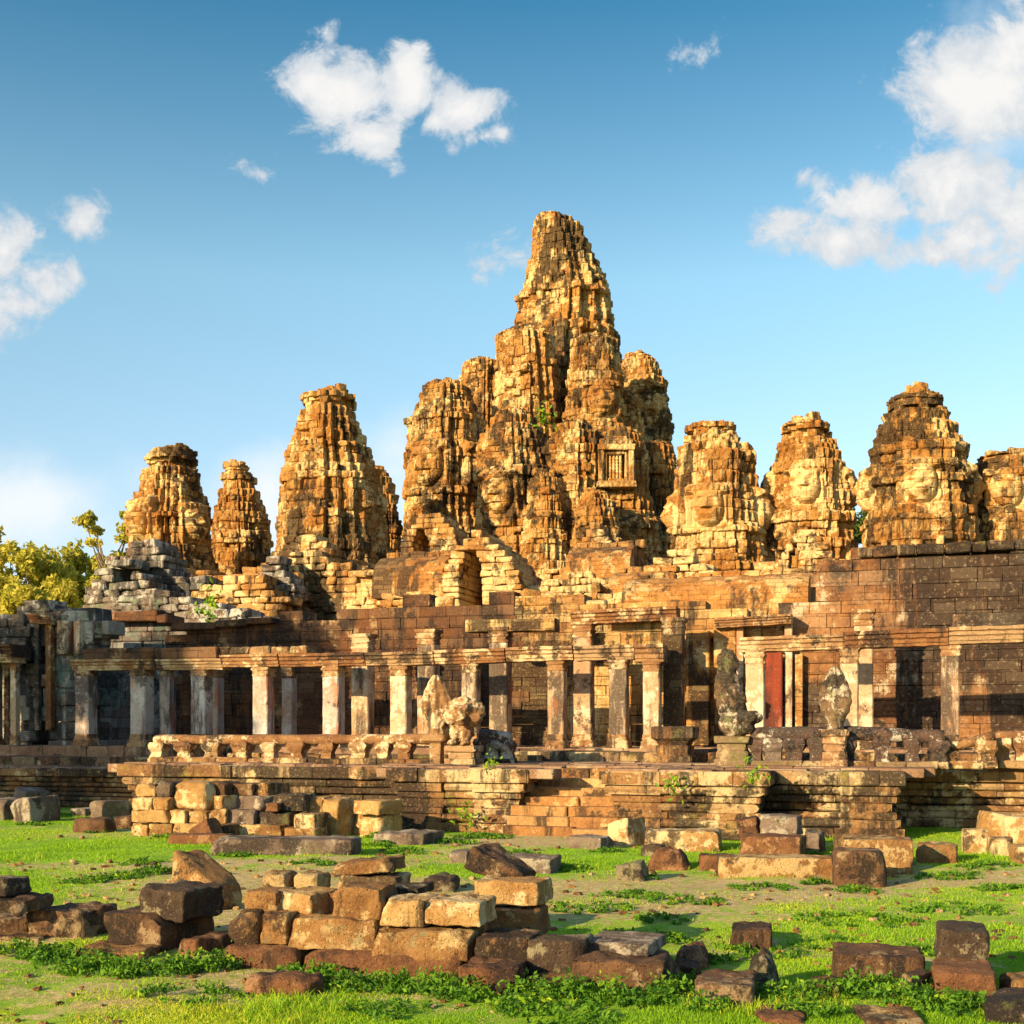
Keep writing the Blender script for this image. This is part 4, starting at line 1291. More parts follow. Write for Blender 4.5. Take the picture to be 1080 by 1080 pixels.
def tower_arrays(prof, Y, yaw, seed, N=400, faces=(), crown_py=None, tiers=6, rough=1.0, course=0.45, pw=3.2, redk=1.2):
    """prof: (row, centre column, half width) in the photo at distance Y -> dict of part arrays"""
    rg = np.random.default_rng(seed)
    prof = sorted(prof, key=lambda p: -p[0])
    pz = np.array([Z(p[0], Y) for p in prof]); pc = np.array([X(p[1], Y) for p in prof]); pr = np.array([p[2] * Y / F for p in prof])
    zb, zt = pz[0], pz[-1]
    zcrown = Z(crown_py, Y) if crown_py else zt + 1
    th = np.linspace(0, 2 * math.pi, N, endpoint=False)
    rel = th - (math.radians(-90 + yaw))
    a = np.degrees(np.abs((rel + math.pi / 4) % (math.pi / 2) - math.pi / 4))
    quad = np.floor((rel + math.pi / 4) / (math.pi / 2)).astype(int) % 4
    sgn = np.sign((rel + math.pi / 4) % (math.pi / 2) - math.pi / 4)
    # courses
    rows, z, ci = [], zb, 0
    while z < zt:
        h = course * rg.uniform(0.62, 1.5) * (0.5 if crown_py and z > zcrown - 0.3 else 1.0)
        h = min(h, zt - z + 0.01)
        for fr, ed in ((0.02, 1), (0.12, 0), (0.5, 0), (0.88, 0), (0.98, 1)):
            rows.append((z + h * fr, ci, ed, z + h / 2))
        z += h; ci += 1
    zz = np.array([r[0] for r in rows]); cc = np.array([r[1] for r in rows]); ee = np.array([r[2] for r in rows]); zm = np.array([r[3] for r in rows])
    nr = len(rows)
    Rz = np.interp(zm, pz, pr)
    Cz = np.interp(zm, pz, pc)
    tl = (zcrown if crown_py else zt) - zb
    tf = np.clip((zm - zb) / max(tl, 1e-6), 0, 0.999) * tiers
    ti = np.floor(tf).astype(int); tfr = tf - ti
    # redented plan: a square whose corners step back, the steps differing a little from tier to tier
    jt = lambda k: (h3(ti[:, None], quad[None], (sgn[None] > 0) + k * 7, seed) - 0.5) * 2
    A = a[None] + 0 * zz[:, None]
    cA, sA = np.cos(np.radians(A)), np.maximum(np.sin(np.radians(A)), 1e-3)
    a1, a2 = 0.41 + 0.05 * jt(1), 0.60 + 0.045 * jt(2)
    b2 = 1 - (0.10 + 0.03 * jt(3)) * redk
    b3 = 1 - (0.245 + 0.03 * jt(4)) * redk
    def plan(soft):
        p = np.maximum(np.maximum(np.minimum(1 / cA, (a1 * soft) / sA), np.minimum(b2 / cA, (a2 * soft) / sA)), np.minimum(b3 / cA, b3 / sA))
        return np.maximum(p, np.minimum((b3 * 0.9) / cA, b3 / sA))
    pil2 = plan(1.0)
    band = np.where(tfr > 0.86, 0.5, np.where(tfr < 0.10, 0.75, 1.0))[:, None]
    smooth_ = 1.0 / (cA ** 3.2 + sA ** 3.2) ** (1 / 3.2) * 0.97
    pil2 = pil2 * band + smooth_ * (1 - band)
    # slender colonnettes stand in the re-entrant corners
    pil2 = pil2 - 0.05 * np.exp(-((A - np.degrees(np.arctan2(a1, b2))) / 1.3) ** 2) - 0.05 * np.exp(-((A - np.degrees(np.arctan2(a2, b3))) / 1.3) ** 2)
    pil2 = pil2 / np.max(pil2 * np.abs(np.cos(th))[None], axis=1, keepdims=True).mean()
    pil = pil2[len(pil2) // 2]
    r = Rz[:, None] * pil2
    # tier mouldings
    mold = np.where(tfr > 0.90, 0.075, np.where(tfr > 0.82, 0.045, np.where(tfr < 0.10, -0.055, np.where(tfr < 0.2, 0.015, -0.005))))
    r = r + (Rz * mold)[:, None] * (0.5 + 0.9 * h3(ti[:, None], quad[None] * 9 + np.floor(A / 9).astype(int), 3, seed))
    # blocks
    bl = 0.85 * (0.7 + 0.75 * h3(cc, 3, 0, seed + 8))[:, None]
    per = th[None] * Rz[:, None]
    cell = np.floor((per + h3(cc, 0, 0, seed + 5)[:, None] * 3) / bl).astype(int)
    fr_ = (per + h3(cc, 0, 0, seed + 5)[:, None] * 3) / bl - cell
    b_r = h3(cell, cc[:, None], 1, seed)
    b_s = h3(cell, cc[:, None], 2, seed)
    blk = (b_r - 0.5) * 0.11
    blk = np.where(b_s < 0.04, blk - 0.22, blk)
    blk = np.where(b_s > 0.955, blk + 0.13, blk)
    joint = -(0.02 + 0.07 * h3(cell // 2, cc[:, None], 11, seed)) * ee[:, None] - (0.02 + 0.06 * h3(cell, cc[:, None], 12, seed)) * (np.minimum(fr_, 1 - fr_) * bl < 0.05)
    xw = Cz[:, None] + r * np.cos(th)[None]; yw = r * np.sin(th)[None]; zw = zz[:, None] + 0 * r
    big = fbm(xw * 0.55, yw * 0.55, zw * 0.4, seed, 3) * 0.26
    fine = fbm(xw * 2.3, yw * 2.3, zw * 2.3, seed + 9, 3) * 0.11 + fbm(xw * 6, yw * 6, zw * 6, seed + 19, 2) * 0.07
    # carved relief band under cornices
    carve = 0.05 * np.sin(per * 13) * ((tfr > 0.62) & (tfr < 0.76))[:, None]
    detail = (blk + carve) * rough
    # faces
    fmask = np.full(r.shape, -1)
    keep = np.ones_like(r); kj = np.ones_like(r)
    add = np.zeros_like(r)
    for i, (k, fpy, Hpx, dx) in enumerate(faces):
        H = Hpx * Y / F
        zc = Z(fpy, Y)
        tk = math.radians(-90 + yaw + 90 * k)
        d = (th - tk + math.pi) % (2 * math.pi) - math.pi
        Rk = float(np.interp(zc, pz, pr))
        lx = (Rk * np.sin(d)[None] - dx * Y / F) / H
        ly = (zz[:, None] - zc) / H
        on = (np.abs(d)[None] < 1.2)
        m = on * np.clip((0.60 - np.abs(lx)) / 0.08, 0, 1) * np.clip((0.66 - ly) / 0.08, 0, 1) * np.clip((ly + 0.64) / 0.08, 0, 1)
        flat = Rk * 0.97 / np.maximum(np.cos(d), 0.3)[None] * np.ones_like(r)
        flat = flat - H * 0.06
        base = np.minimum(r, Rk * 1.04)
        r = r * (1 - m) + (flat * 0.75 + base * 0.25) * m
        add = add + m * H * face_relief(np.where(on, lx, 9), ly)
        keep = keep * (1 - 0.74 * m); kj = kj * (1 - 0.25 * m)
        fmask = np.where((m > 0.5), i, fmask)
    r = r + add + detail * keep + joint * rough * kj + (big + fine) * (keep * 0.8 + 0.2 * (keep >= 0.99))
    # crown: rings of petals
    cr = zz > zcrown
    if crown_py:
        pet = np.abs(np.sin(th * 7 + 0.4))[None] * 0.10 * Rz[:, None]
        r = np.where(cr[:, None], Rz[:, None] * 0.95 + pet * (0.6 + 0.8 * np.sin(cc * 1.9)[:, None]) + detail * 1.0 + big * 0.5, r)
    r = np.maximum(r, 0.12)
    Vx = Cz[:, None] + r * np.cos(th); Vy = Y + r * np.sin(th); Vz = zz[:, None] + (h3(cell, cc[:, None], 4, seed) - 0.5) * 0.09 * rough * keep + 0.02 * vnoise(xw * 3, yw * 3, zw, 5)
    V = np.stack([Vx, Vy, Vz], -1).reshape(-1, 3)
    i0 = (np.arange(nr - 1)[:, None] * N + np.arange(N)[None])
    i1 = (np.arange(nr - 1)[:, None] * N + (np.arange(N)[None] + 1) % N)
    Q = np.stack([i0, i1, i1 + N, i0 + N], -1)
    tone = np.clip(h3(cell, cc[:, None], 6, seed), 0, 1)[:-1]
    fq = fmask[:-1]
    out = {}
    sel = {"body": (fq < 0) & ~cr[:-1, None]}
    if crown_py:
        sel["crown"] = (fq < 0) & cr[:-1, None]
    for i in range(len(faces)):
        sel[("face", i)] = fq == i
    top = np.array([[Cz[-1], Y, zt + 0.02]])
    for k, s in sel.items():
        q = Q[s]; t = tone[s]
        if not len(q):
            continue
        if k == ("crown" if crown_py else "body"):
            tri = np.array([((nr - 1) * N + j, (nr - 1) * N + (j + 1) % N, nr * N) for j in range(N)])
            V2_ = np.concatenate([V, top])
            fl, tt = [q, tri], np.concatenate([t, np.full(N, 0.5)])
        else:
            V2_, fl, tt = V, [q], t
        used = np.unique(np.concatenate([f.ravel() for f in fl]))
        mp = np.full(len(V2_), -1); mp[used] = np.arange(len(used))
        out[k] = (V2_[used], [mp[f] for f in fl], tt)
    # upright antefix stones standing on the tier ledges, and loose stones on top
    B = Blocks(seed + 77)
    for t_ in range(1, tiers + 1):
        z_ = zb + tl * t_ / tiers - 0.05
        if z_ > zt - 0.5:
            continue
        Rn = float(np.interp(z_ + 0.5, pz, pr)); Cn = float(np.interp(z_ + 0.5, pz, pc))
        nst = max(8, int(Rn * 2 * math.pi / 1.05))
        for j in range(nst):
            an = 2 * math.pi * j / nst + rg.uniform(-.1, .1)
            if rg.random() < 0.5:
                continue
            ia = int(an / (2 * math.pi) * N) % N
            if any(abs((an - math.radians(-90 + yaw + 90 * k) + math.pi) % (2 * math.pi) - math.pi) < 0.6 and abs(z_ - Z(fp, Y)) < Hp * 0.9 * Y / F for k, fp, Hp, _ in faces):
                continue
            hh = rg.uniform(0.3, 0.6)
            rr = Rn * pil[ia] * rg.uniform(0.94, 1.01)
            B.add((Cn + rr * math.cos(an), Y + rr * math.sin(an), z_ + hh / 2), (rg.uniform(.3, .55), rg.uniform(.3, .6), hh), an + rg.uniform(-.2, .2), 0.06)
    for j in range(10):
        an = rg.uniform(0, 6.28); rr = pr[-1] * rg.uniform(0.2, 0.9)
        B.add((pc[-1] + rr * math.cos(an), Y + rr * math.sin(an), zt + rg.uniform(-0.1, 0.12)), (rg.uniform(.3, .7), rg.uniform(.3, .6), rg.uniform(.25, .5)), an, 0.06)
    k = "crown" if False else "body"
    if len(B.c):
        out[k] = join(out[k], B.arrays(0.04))
    return out, (float(pc[0]), Y, float(zb))


def face_tower(name, label, prof, Y, yaw, seed, faces, crown_py=None, parent=None, part="tower_body", mat="tower", face_mat="tower_face", cat="tower", group=None, **kw):
    arr, org = tower_arrays(prof, Y, yaw, seed, faces=faces, crown_py=crown_py, **kw)
    if parent is None:
        root = link(name, None, None, org)
        tag(root, label, cat, group)
        off = np.array(org)
    else:
        root, off = parent
    body = link(part, raw(part, arr["body"][0] - off, arr["body"][1], M[mat], arr["body"][2]), root)
    sub = root if parent is None else body
    for k, v in arr.items():
        if k == "body":
            continue
        nm = "lotus_crown" if k == "crown" else "carved_face"
        link(nm, raw(nm, v[0] - off, v[1], M[face_mat if nm == "carved_face" else mat], v[2]), sub)
    return root, off


FT = "stone face towers of the temple"
# left group
face_tower("face_tower", "broad face tower farthest left, two faces turned sideways, above the grey mound with the hole",
           [(474, 188, 14), (478, 184, 22), (480, 181, 27), (486, 181, 26), (489, 181, 20), (494, 181, 20), (498, 181, 29), (512, 180, 32), (530, 181, 39), (550, 180, 43), (575, 181, 44), (590, 182, 44), (630, 184, 52)], 78, -38, 1,
           [(0, 552, 36, 0), (1, 556, 36, 0)], 491, tiers=5, group=FT)
face_tower("face_tower", "small slim tower with round flat cap, close right of the farthest-left tower",
           [(492, 250, 13), (499, 250, 12), (504, 251, 19), (510, 251, 15), (522, 252, 22), (540, 253, 27), (560, 254, 30), (580, 255, 31), (630, 256, 36)], 86, -15, 2,
           [], 511, tiers=6, group=FT)
face_tower("face_tower", "tall tower left of centre without a readable face, low turret leaning on its right",
           [(413, 352, 15), (418, 349, 20), (421, 346, 27), (428, 346, 27), (431, 346, 20), (436, 346, 21), (440, 346, 34), (455, 345, 37), (475, 345, 44), (500, 347, 50), (530, 350, 56), (560, 350, 58), (600, 350, 60), (650, 350, 62)], 72, -22, 3,
           [], 432, tiers=6, group=FT, rough=1.1, redk=1.5)
face_tower("side_turret", "low slim turret leaning on the right flank of the tall tower left of centre",
           [(498, 398, 8), (506, 399, 13), (525, 402, 16), (550, 404, 18), (600, 405, 20)], 80, -16, 4, [], None, tiers=5, cat="turret", N=160)
# right group
face_tower("face_tower", "face tower right of the great central spire, twin flat caps and a bright smiling face",
           [(449, 750, 20), (452, 750, 26), (459, 750, 26), (462, 750, 20), (466, 751, 20), (469, 752, 33), (478, 755, 40), (500, 757, 44), (530, 757, 46), (560, 758, 50), (600, 760, 53), (630, 760, 54)], 70, -12, 5,
           [(0, 541, 38, -8), (-1, 543, 38, 0), (1, 541, 38, 0)], 466, tiers=5, group=FT)
face_tower("face_tower", "face tower with knobbly lotus top, second to the central spire's right, above a small gable",
           [(444, 850, 16), (448, 850, 24), (455, 850, 25), (458, 851, 19), (463, 851, 19), (466, 851, 28), (480, 853, 34), (510, 853, 40), (540, 855, 44), (575, 856, 46), (630, 857, 50)], 70, -14, 6,
           [(0, 518, 36, -4), (-1, 519, 36, 0), (1, 519, 36, 0)], 465, tiers=6, group=FT)
face_tower("face_tower", "large broad face tower at right with wide two-tier lotus cap, above the high streaked wall",
           [(413, 966, 12), (418, 966, 20), (421, 966, 24), (424, 965, 30), (431, 965, 30), (434, 965, 21), (440, 965, 21), (443, 966, 33), (455, 967, 41), (475, 968, 47), (500, 968, 52), (530, 970, 56), (560, 970, 60), (620, 970, 64)], 66, -10, 7,
           [(0, 517, 40, -6), (-1, 517, 40, 0), (1, 517, 40, 0)], 440, tiers=5, group=FT)
face_tower("face_tower", "squat flat-topped tower cut by the right edge of the photo",
           [(482, 1062, 28), (490, 1062, 32), (498, 1063, 30), (504, 1064, 38), (525, 1066, 44), (555, 1067, 48), (620, 1068, 52)], 67, -14, 8,
           [(0, 522, 36, -8)], 499, tiers=5, group=FT)

# the central tower: a stepped mountain of turrets round one spire
ct = face_tower("central_tower", "huge central tower, tallest of all, a spire rising from clustered face turrets",
                [(229, 579, 13), (235, 583, 21), (243, 587, 26), (256, 590, 30), (275, 593, 36), (300, 597, 44), (320, 597, 49), (340, 596, 54), (354, 594, 57), (362, 590, 62), (385, 590, 70), (430, 590, 84), (480, 590, 102), (540, 590, 116), (620, 592, 126)],
                96, -20, 20, [], None, part="spire", tiers=9, N=500, rough=1.2, course=0.55, redk=1.55)
PT = dict(parent=ct, part="turret")
Tt = lambda prof, Y, yaw, seed, faces=(), **k: face_tower(None, None, prof, Y, yaw, seed, faces, parent=ct, part="turret", face_mat="tower", **k)
Tt([(406, 469, 17), (413, 470, 26), (425, 470, 31), (445, 469, 38), (470, 469, 41), (500, 469, 42), (540, 469, 44), (600, 470, 48)], 86, -24, 21, [(0, 497, 42, 0), (1, 497, 42, 0)], tiers=5)
Tt([(383, 508, 17), (390, 508, 21), (430, 507, 24), (480, 506, 28), (600, 506, 34)], 93, -15, 22, tiers=6, N=200)
Tt([(354, 553, 26), (362, 554, 31), (385, 555, 34), (430, 555, 38), (480, 555, 42), (600, 555, 46)], 88, -18, 23, tiers=7, N=320, rough=1.2, redk=1.5)
Tt([(358, 628, 20), (366, 628, 25), (400, 627, 28), (440, 627, 31), (475, 628, 34), (600, 630, 40)], 86, 6, 24, [(0, 428, 34, 2)], tiers=6, N=280)
Tt([(376, 674, 12), (384, 676, 20), (400, 679, 23), (430, 681, 25), (470, 683, 27), (500, 686, 27), (560, 690, 28), (610, 690, 30)], 92, -14, 25, tiers=7, N=220)
Tt([(436, 541, 16), (444, 542, 25), (460, 543, 33), (480, 544, 40), (505, 545, 44), (540, 547, 46), (600, 548, 50)], 80, -28, 26, [(0, 526, 40, 0)], tiers=5)
Tt([(448, 606, 14), (456, 607, 24), (480, 606, 31), (510, 605, 36), (545, 604, 40), (610, 604, 44)], 79, -16, 27, tiers=6, N=280, rough=1.1, redk=1.5)
Tt([(455, 652, 20), (463, 652, 26), (478, 653, 30), (515, 654, 34), (550, 656, 38), (620, 658, 44)], 80, -8, 28, tiers=5, N=280)
Tt([(470, 690, 16), (480, 690, 21), (510, 690, 23), (550, 692, 24), (620, 692, 28)], 82, -14, 29, tiers=6, N=200)
Tt([(416, 655, 12), (424, 655, 18), (450, 656, 23), (500, 657, 27), (600, 660, 32)], 87, -16, 30, tiers=6, N=200, redk=1.4)
Tt([(500, 574, 10), (507, 574, 17), (530, 575, 21), (560, 576, 24), (620, 577, 28)], 77, -20, 31, tiers=5, N=180, redk=1.4)
Tt([(520, 628, 10), (527, 628, 18), (550, 629, 23), (580, 630, 26), (620, 631, 30)], 76, -12, 32, tiers=4, N=180, redk=1.4)
# windowed shrine with turned bars
ctr, coff = ct
sy_ = 80 - 30 * 80 / F - 0.75
def cpart(name, a, mat, parent=None):
    return link(name, raw(name, np.asarray(a[0]) - coff, a[1], M[mat], a[2]), parent or ctr)
B = Blocks(61)
kx = sy_ / F
bx = lambda px0, px1, py0, py1, d0, d1: B.add((X((px0 + px1) / 2, sy_), sy_ + (d0 + d1) / 2, Z((py0 + py1) / 2, sy_)), ((px1 - px0) * kx, d1 - d0, (py1 - py0) * kx), 0, 0.04)
bx(631, 637, 474, 514, -0.1, 1.4); bx(663, 669, 474, 514, -0.1, 1.4); bx(630, 670, 468, 475, -0.2, 1.4); bx(633, 667, 462.5, 468.3, -0.05, 1.4); bx(638, 662, 459, 462.8, 0.1, 1.4)
bx(629, 671, 508, 514, -0.3, 1.4); bx(637.2, 641, 475.2, 508, 0.1, 1.0); bx(659, 662.8, 475.2, 508, 0.1, 1.0); bx(641.1, 658.9, 475.2, 479, 0.05, 1.0); bx(641.1, 658.9, 504, 507.8, 0.05, 1.0)
bx(641.1, 658.9, 479.1, 503.9, 0.55, 1.2)
fr_o = cpart("window_frame", B.arrays(0.035), "tower")
for px in (644.0, 647.6, 651.2, 654.8):
    pts, n, k = [], 22, 10
    V, q = [], []
    for i in range(n):
        z = Z(504, sy_) + (Z(479, sy_) - Z(504, sy_)) * i / (n - 1)
        r_ = 0.085 * (1 + 0.22 * math.cos(i * 2.1))
        for j in range(k):
            V.append((X(px, sy_) + r_ * math.cos(j * 2 * math.pi / k), sy_ + 0.3 + r_ * math.sin(j * 2 * math.pi / k), z))
    for i in range(n - 1):
        for j in range(k):
            q.append((i * k + j, i * k + (j + 1) % k, (i + 1) * k + (j + 1) % k, (i + 1) * k + j))
    cpart("baluster", (np.array(V), [np.array(q)], None), "tower_face", fr_o)
# ------------------------------------------------------------------ fallen blocks, each a thing of its own
def rough_block(w, d, h, seed, rnd=0.05, amp=0.03, cuts=2, taper=(0, 0), wedge=0.0, res=None):
    """a squared stone with worn edges, dents and broken corners; origin at the middle of its base"""
    rg = np.random.default_rng(seed)
    n = res or 15
    g = np.linspace(-1, 1, n)
    P, Q, off = [], [], 0
    for ax in range(3):
        for s in (-1, 1):
            a, b_ = np.meshgrid(g, g, indexing="ij")
            c = np.full_like(a, s)
            pts = [None] * 3
            pts[ax] = c; pts[(ax + 1) % 3] = a; pts[(ax + 2) % 3] = b_
            P.append(np.stack([p.ravel() for p in pts], -1))
            i = (np.arange(n - 1)[:, None] * n + np.arange(n - 1)[None]).ravel()
            f = np.stack([i, i + n, i + n + 1, i + 1], -1) + off
            Q.append(f if s > 0 else f[:, ::-1])
            off += n * n
    P = np.concatenate(P); Q = np.concatenate(Q)
    key = np.round(P * 1000).astype(int)
    _, first, inv = np.unique(key, axis=0, return_index=True, return_inverse=True)
    P = P[first]; Q = inv.ravel()[Q]
    half = np.array([w, d, h]) / 2
    # squeeze samples towards the edges so that they stay crisp
    P = np.sign(P) * np.abs(P) ** 0.8
    p = P * half
    r = min(rnd, min(half) * 0.7)
    q = np.clip(p, -(half - r), half - r)
    dlt = p - q
    ln = np.linalg.norm(dlt, axis=1, keepdims=True)
    p = q + np.where(ln > 1e-9, dlt / np.maximum(ln, 1e-9) * r, 0)
    nrm = np.where(ln > 1e-9, dlt / np.maximum(ln, 1e-9), 0)
    for _ in range(cuts):                                      # corners and edges knocked off
        nv = rg.normal(size=3); nv[2] = abs(nv[2]) * 0.8 + 0.1; nv /= np.linalg.norm(nv)
        sup = (np.abs(nv) * half).sum()
        lim = sup * rg.uniform(0.76, 0.93)
        ex = np.clip(p @ nv - lim, 0, None)
        p = p - ex[:, None] * nv * 0.95
    for _ in range(int(rg.integers(5, 10))):                   # chips along the edges
        c0 = np.array([rg.uniform(-1, 1), rg.uniform(-1, 1), rg.uniform(-1, 1)])
        ax2 = rg.permutation(3)[:2]
        c0[ax2] = np.sign(c0[ax2])
        if c0[2] < -0.9:
            c0[2] = 1
        c0 = c0 * half
        rr_ = min(half) * rg.uniform(0.25, 0.6)
        dd = np.linalg.norm(p - c0, axis=1)
        inw = -c0 / max(np.linalg.norm(c0), 1e-6)
        p = p + (np.exp(-(dd / rr_) ** 2) * rr_ * rg.uniform(0.25, 0.55))[:, None] * inw
    s0 = rg.uniform(0, 90)
    k = 1.6 / max(0.25, min(w, h, d))
    n1 = fbm(p[:, 0] * k + s0, p[:, 1] * k, p[:, 2] * k, seed % 97, 3)
    n2 = fbm(p[:, 0] * 9 + s0, p[:, 1] * 9, p[:, 2] * 9, seed % 89 + 5, 3)
    p = p + nrm * (amp * n1 + amp * 0.55 * n2)[:, None]
    t = (p[:, 2] + half[2]) / h
    p[:, 0] *= 1 - taper[0] * t
    p[:, 1] *= 1 - taper[1] * t
    p[:, 2] += half[2]
    p[:, 2] *= 1 + wedge * p[:, 0] / half[0]
    return p, Q


NB = [0]
WF = [1.0]


def block(x0, x1, yt, yb, Y, d, yaw, mat, label, name="stone_block", rnd=0.016, amp=0.034, cuts=2, taper=(0, 0), wedge=0.0, roll=0.0, pitch=0.0, group="fallen temple stones", sink=0.06, cat="stone block"):
    NB[0] += 1
    sd = 1000 + NB[0] * 13
    ground = Y is None
    if ground:
        Y = HC * F / (yb - HOR)
    a = abs(math.radians(yaw))
    wt = (x1 - x0) * Y / F
    w_ = max(0.35 * wt, (wt - WF[0] * d * math.sin(a)) / math.cos(a))
    w_ *= 1.05
    yf = Y + (abs(w_) * math.sin(a) + d * math.cos(a)) / 2      # centre
    z0 = Z(yb, Y)
    if ground:
        z0 = float(gh(X((x0 + x1) / 2, Y), yf)) - sink
    ztop = HC - (yt - HOR) * (yf + d * 0.25) / F if yt > HOR else Z(yt, Y)
    h = max(0.08, ztop - z0)
    p, q = rough_block(w_, d, h, sd, rnd, amp, cuts, taper, wedge, 13 if wt * F / Y < 45 else 19)
    o = link(name, raw(name, p, q, M[mat], None, True), None, (X((x0 + x1) / 2, yf), yf, z0))
    o.rotation_euler = (math.radians(pitch), math.radians(roll), math.radians(yaw))
    tag(o, label, cat, group)
    return o


b = block
# --- front row, left part
b(-14, 27, 924, 946, 14.2, .5, -14, "b_dark", "small dark block on top of the brown courses at the photo's left edge")
b(-20, 46, 944, 965, 14.0, .7, -10, "b_brown", "split brown block under the small dark one at the left edge", amp=.05)
b(-20, 51, 962, 990, None, .8, -8, "b_brown", "lower brown course block at the left edge, resting on the grass", amp=.05)
b(-20, 51, 985, 1000, None, .5, -4, "b_tan", "flat sunlit slab on the grass before the left edge's brown blocks", "fallen_slab", cat="slab")
b(38, 121, 953, 997, None, .75, -16, "b_brown", "broken brown block with a jagged left shoulder, between left edge and long block", cuts=4, amp=.06)
b(117, 222, 955, 1009, None, .95, -24, "b_brown", "long brown block in the grass carrying the dark mossy carved block")
b(154, 233, 932, 972, 13.6, .8, -22, "b_dark", "dark mossy carved block perched on the long brown block", amp=.06, cuts=3, roll=4)
b(184, 254, 913, 966, None, .5, -28, "b_tan", "tan slab leaning with its upper edge sloping right, behind the dark mossy block", "fallen_slab", wedge=-.35, cat="slab")
b(82, 166, 997, 1019, None, .5, -10, "b_tan", "rough sunlit slab half sunk in weeds, below the jagged brown block", "fallen_slab", amp=.06, rnd=.09, cat="slab")
b(194, 256, 982, 1013, None, .8, -30, "b_red", "reddish plank-like slab slanting up to the middle stack's left end", "fallen_slab", amp=.03, cat="slab")
# --- middle stack
WF[0] = 0.25
YF = 12.6
b(246, 332, 990, 1030, 12.5, .8, -14, "b_red", "left stretch of the moulded red base course under the middle stack", "moulded_stone", amp=.02, rnd=.09)
b(328, 500, 994, 1036, 12.2, .8, -14, "b_red", "longer right stretch of the moulded red base course under the middle stack", "moulded_stone", amp=.02, rnd=.09)
b(250, 288, 957, 1003, 12.75, .6, -16, "b_tan", "rounded upright stone at the middle stack's left end", rnd=.14, amp=.05)
b(283, 316, 958, 997, 12.7, .6, -12, "b_tan", "squat stone beside the rounded end stone, lower row of the middle stack")
b(313, 408, 963, 1004, 12.5, .6, -13, "b_tan", "long tan block with worn relief carving, lower row of the middle stack", amp=.045)
b(404, 507, 974, 1015, 12.2, .75, -14, "b_tan", "long brown relief block with a black right end, lower row of the middle stack", amp=.05)
b(267, 304, 936, 963, 13.0, .5, -14, "b_tan", "small speckled block, leftmost of the middle stack's upper row", amp=.04)
b(299, 350, 937, 968, 12.9, .55, -30, "b_pale", "pale block turned to show a black right side, upper row of the middle stack")
b(345, 370, 938, 966, 13.1, .4, -14, "b_red", "narrow red stone wedged in the middle stack's upper row")
b(361, 413, 931, 972, 12.65, .6, -13, "b_tan", "taller carved block in the middle of the middle stack's upper row", amp=.045)
b(408, 458, 944, 979, 12.4, .6, -13, "b_pale", "cream-patched block right of the taller carved one, upper row")
b(455, 518, 945, 978, 12.25, .6, -16, "b_pale", "cream-fronted block with a dark end, rightmost of the middle stack's upper row")
b(404, 452, 935, 945, 13.2, .6, -8, "b_dark", "thin dark slab lying behind the cream-patched block", "fallen_slab", cat="slab")
b(366, 428, 920, 941, 13.7, .5, -18, "b_pale", "pale cracked block carrying the tan tilted capstone, behind the middle stack", amp=.05, cuts=3)
b(363, 424, 904, 923, 13.7, .6, -18, "b_tan", "tan tilted capstone on the pale cracked block, highest of the middle stack", roll=-5, cuts=3)
b(282, 311, 918, 940, 14.6, .45, -16, "b_tan", "left of two small rounded orange stones behind the middle stack", rnd=.1)
b(315, 345, 919, 941, 14.6, .45, -16, "b_tan", "right of two small rounded orange stones, notched, behind the middle stack", rnd=.1, cuts=3)
b(262, 338, 1026, 1054, None, .4, -8, "b_red", "broken red stone sunk in weeds before the middle stack", amp=.06, rnd=.1, cuts=3)
b(508, 566, 982, 1020, 12.1, .6, -12, "b_brown", "brown block with a sloping top, joining the middle stack to the right group")
b(490, 552, 1012, 1052, None, .6, -12, "b_red", "red-brown footing block below the sloping brown block", amp=.05)
b(508, 578, 924, 957, 13.1, .7, -16, "b_pale", "pale spotted block with an overhanging dark top, upper of the right pair")
b(514, 578, 953, 991, 13.0, .7, -16, "b_tan", "brown block directly under the pale spotted block")
b(496, 556, 902, 928, 13.6, .5, -24, "b_brown", "tilted wedge of stone leaning on the pale spotted block", roll=18, cuts=3, wedge=-.25)
b(563, 622, 985, 1032, 11.9, .6, -14, "b_dark", "dark square block left of the slab-topped one, front row")
b(612, 710, 1002, 1050, None, .85, -20, "b_brown", "big dark brown block under the smooth slab, front row's right end", amp=.04)
b(622, 696, 985, 1010, 12.0, .75, -20, "b_grey", "smooth brownish slab lying on the big dark brown block", "fallen_slab", cuts=1, amp=.015, cat="slab")
b(555, 625, 1028, 1052, None, .5, -10, "b_red", "low red stone almost buried in weeds under the dark square block", rnd=.12)
# --- middle lawn
WF[0] = 1.0
b(227, 378, 882, 905, None, .9, -6, "b_grey", "long grooved grey-brown beam lying across the lawn", "stone_beam", cuts=1, amp=.02, rnd=.06, cat="stone beam")
b(181, 247, 879, 891, None, .5, -6, "b_red", "short reddish beam just left of the long grooved beam", "stone_beam", cuts=1, cat="stone beam")
b(396, 468, 876, 893, None, 1.3, -20, "b_grey", "flat rough slab on the grass right of the long grooved beam", "fallen_slab", amp=.05, cat="slab")
b(475, 498, 897, 909, None, .5, -10, "b_grey", "small flat grey stone in the grass in front of the flat rough slab", "fallen_slab", cat="slab")
b(524, 593, 902, 919, None, .8, -16, "b_grey", "flat grey slab behind the tilted wedge of stone", "fallen_slab", amp=.04, cat="slab")
b(446, 486, 922, 940, None, .6, -10, "b_dark", "dark earthy stone hump in the grass behind the cream-fronted blocks", rnd=.25, amp=.07)
b(644, 687, 863, 893, None, .8, -38, "b_pale", "tilted block with pale front and black right face below the stairs' right end", roll=-14)
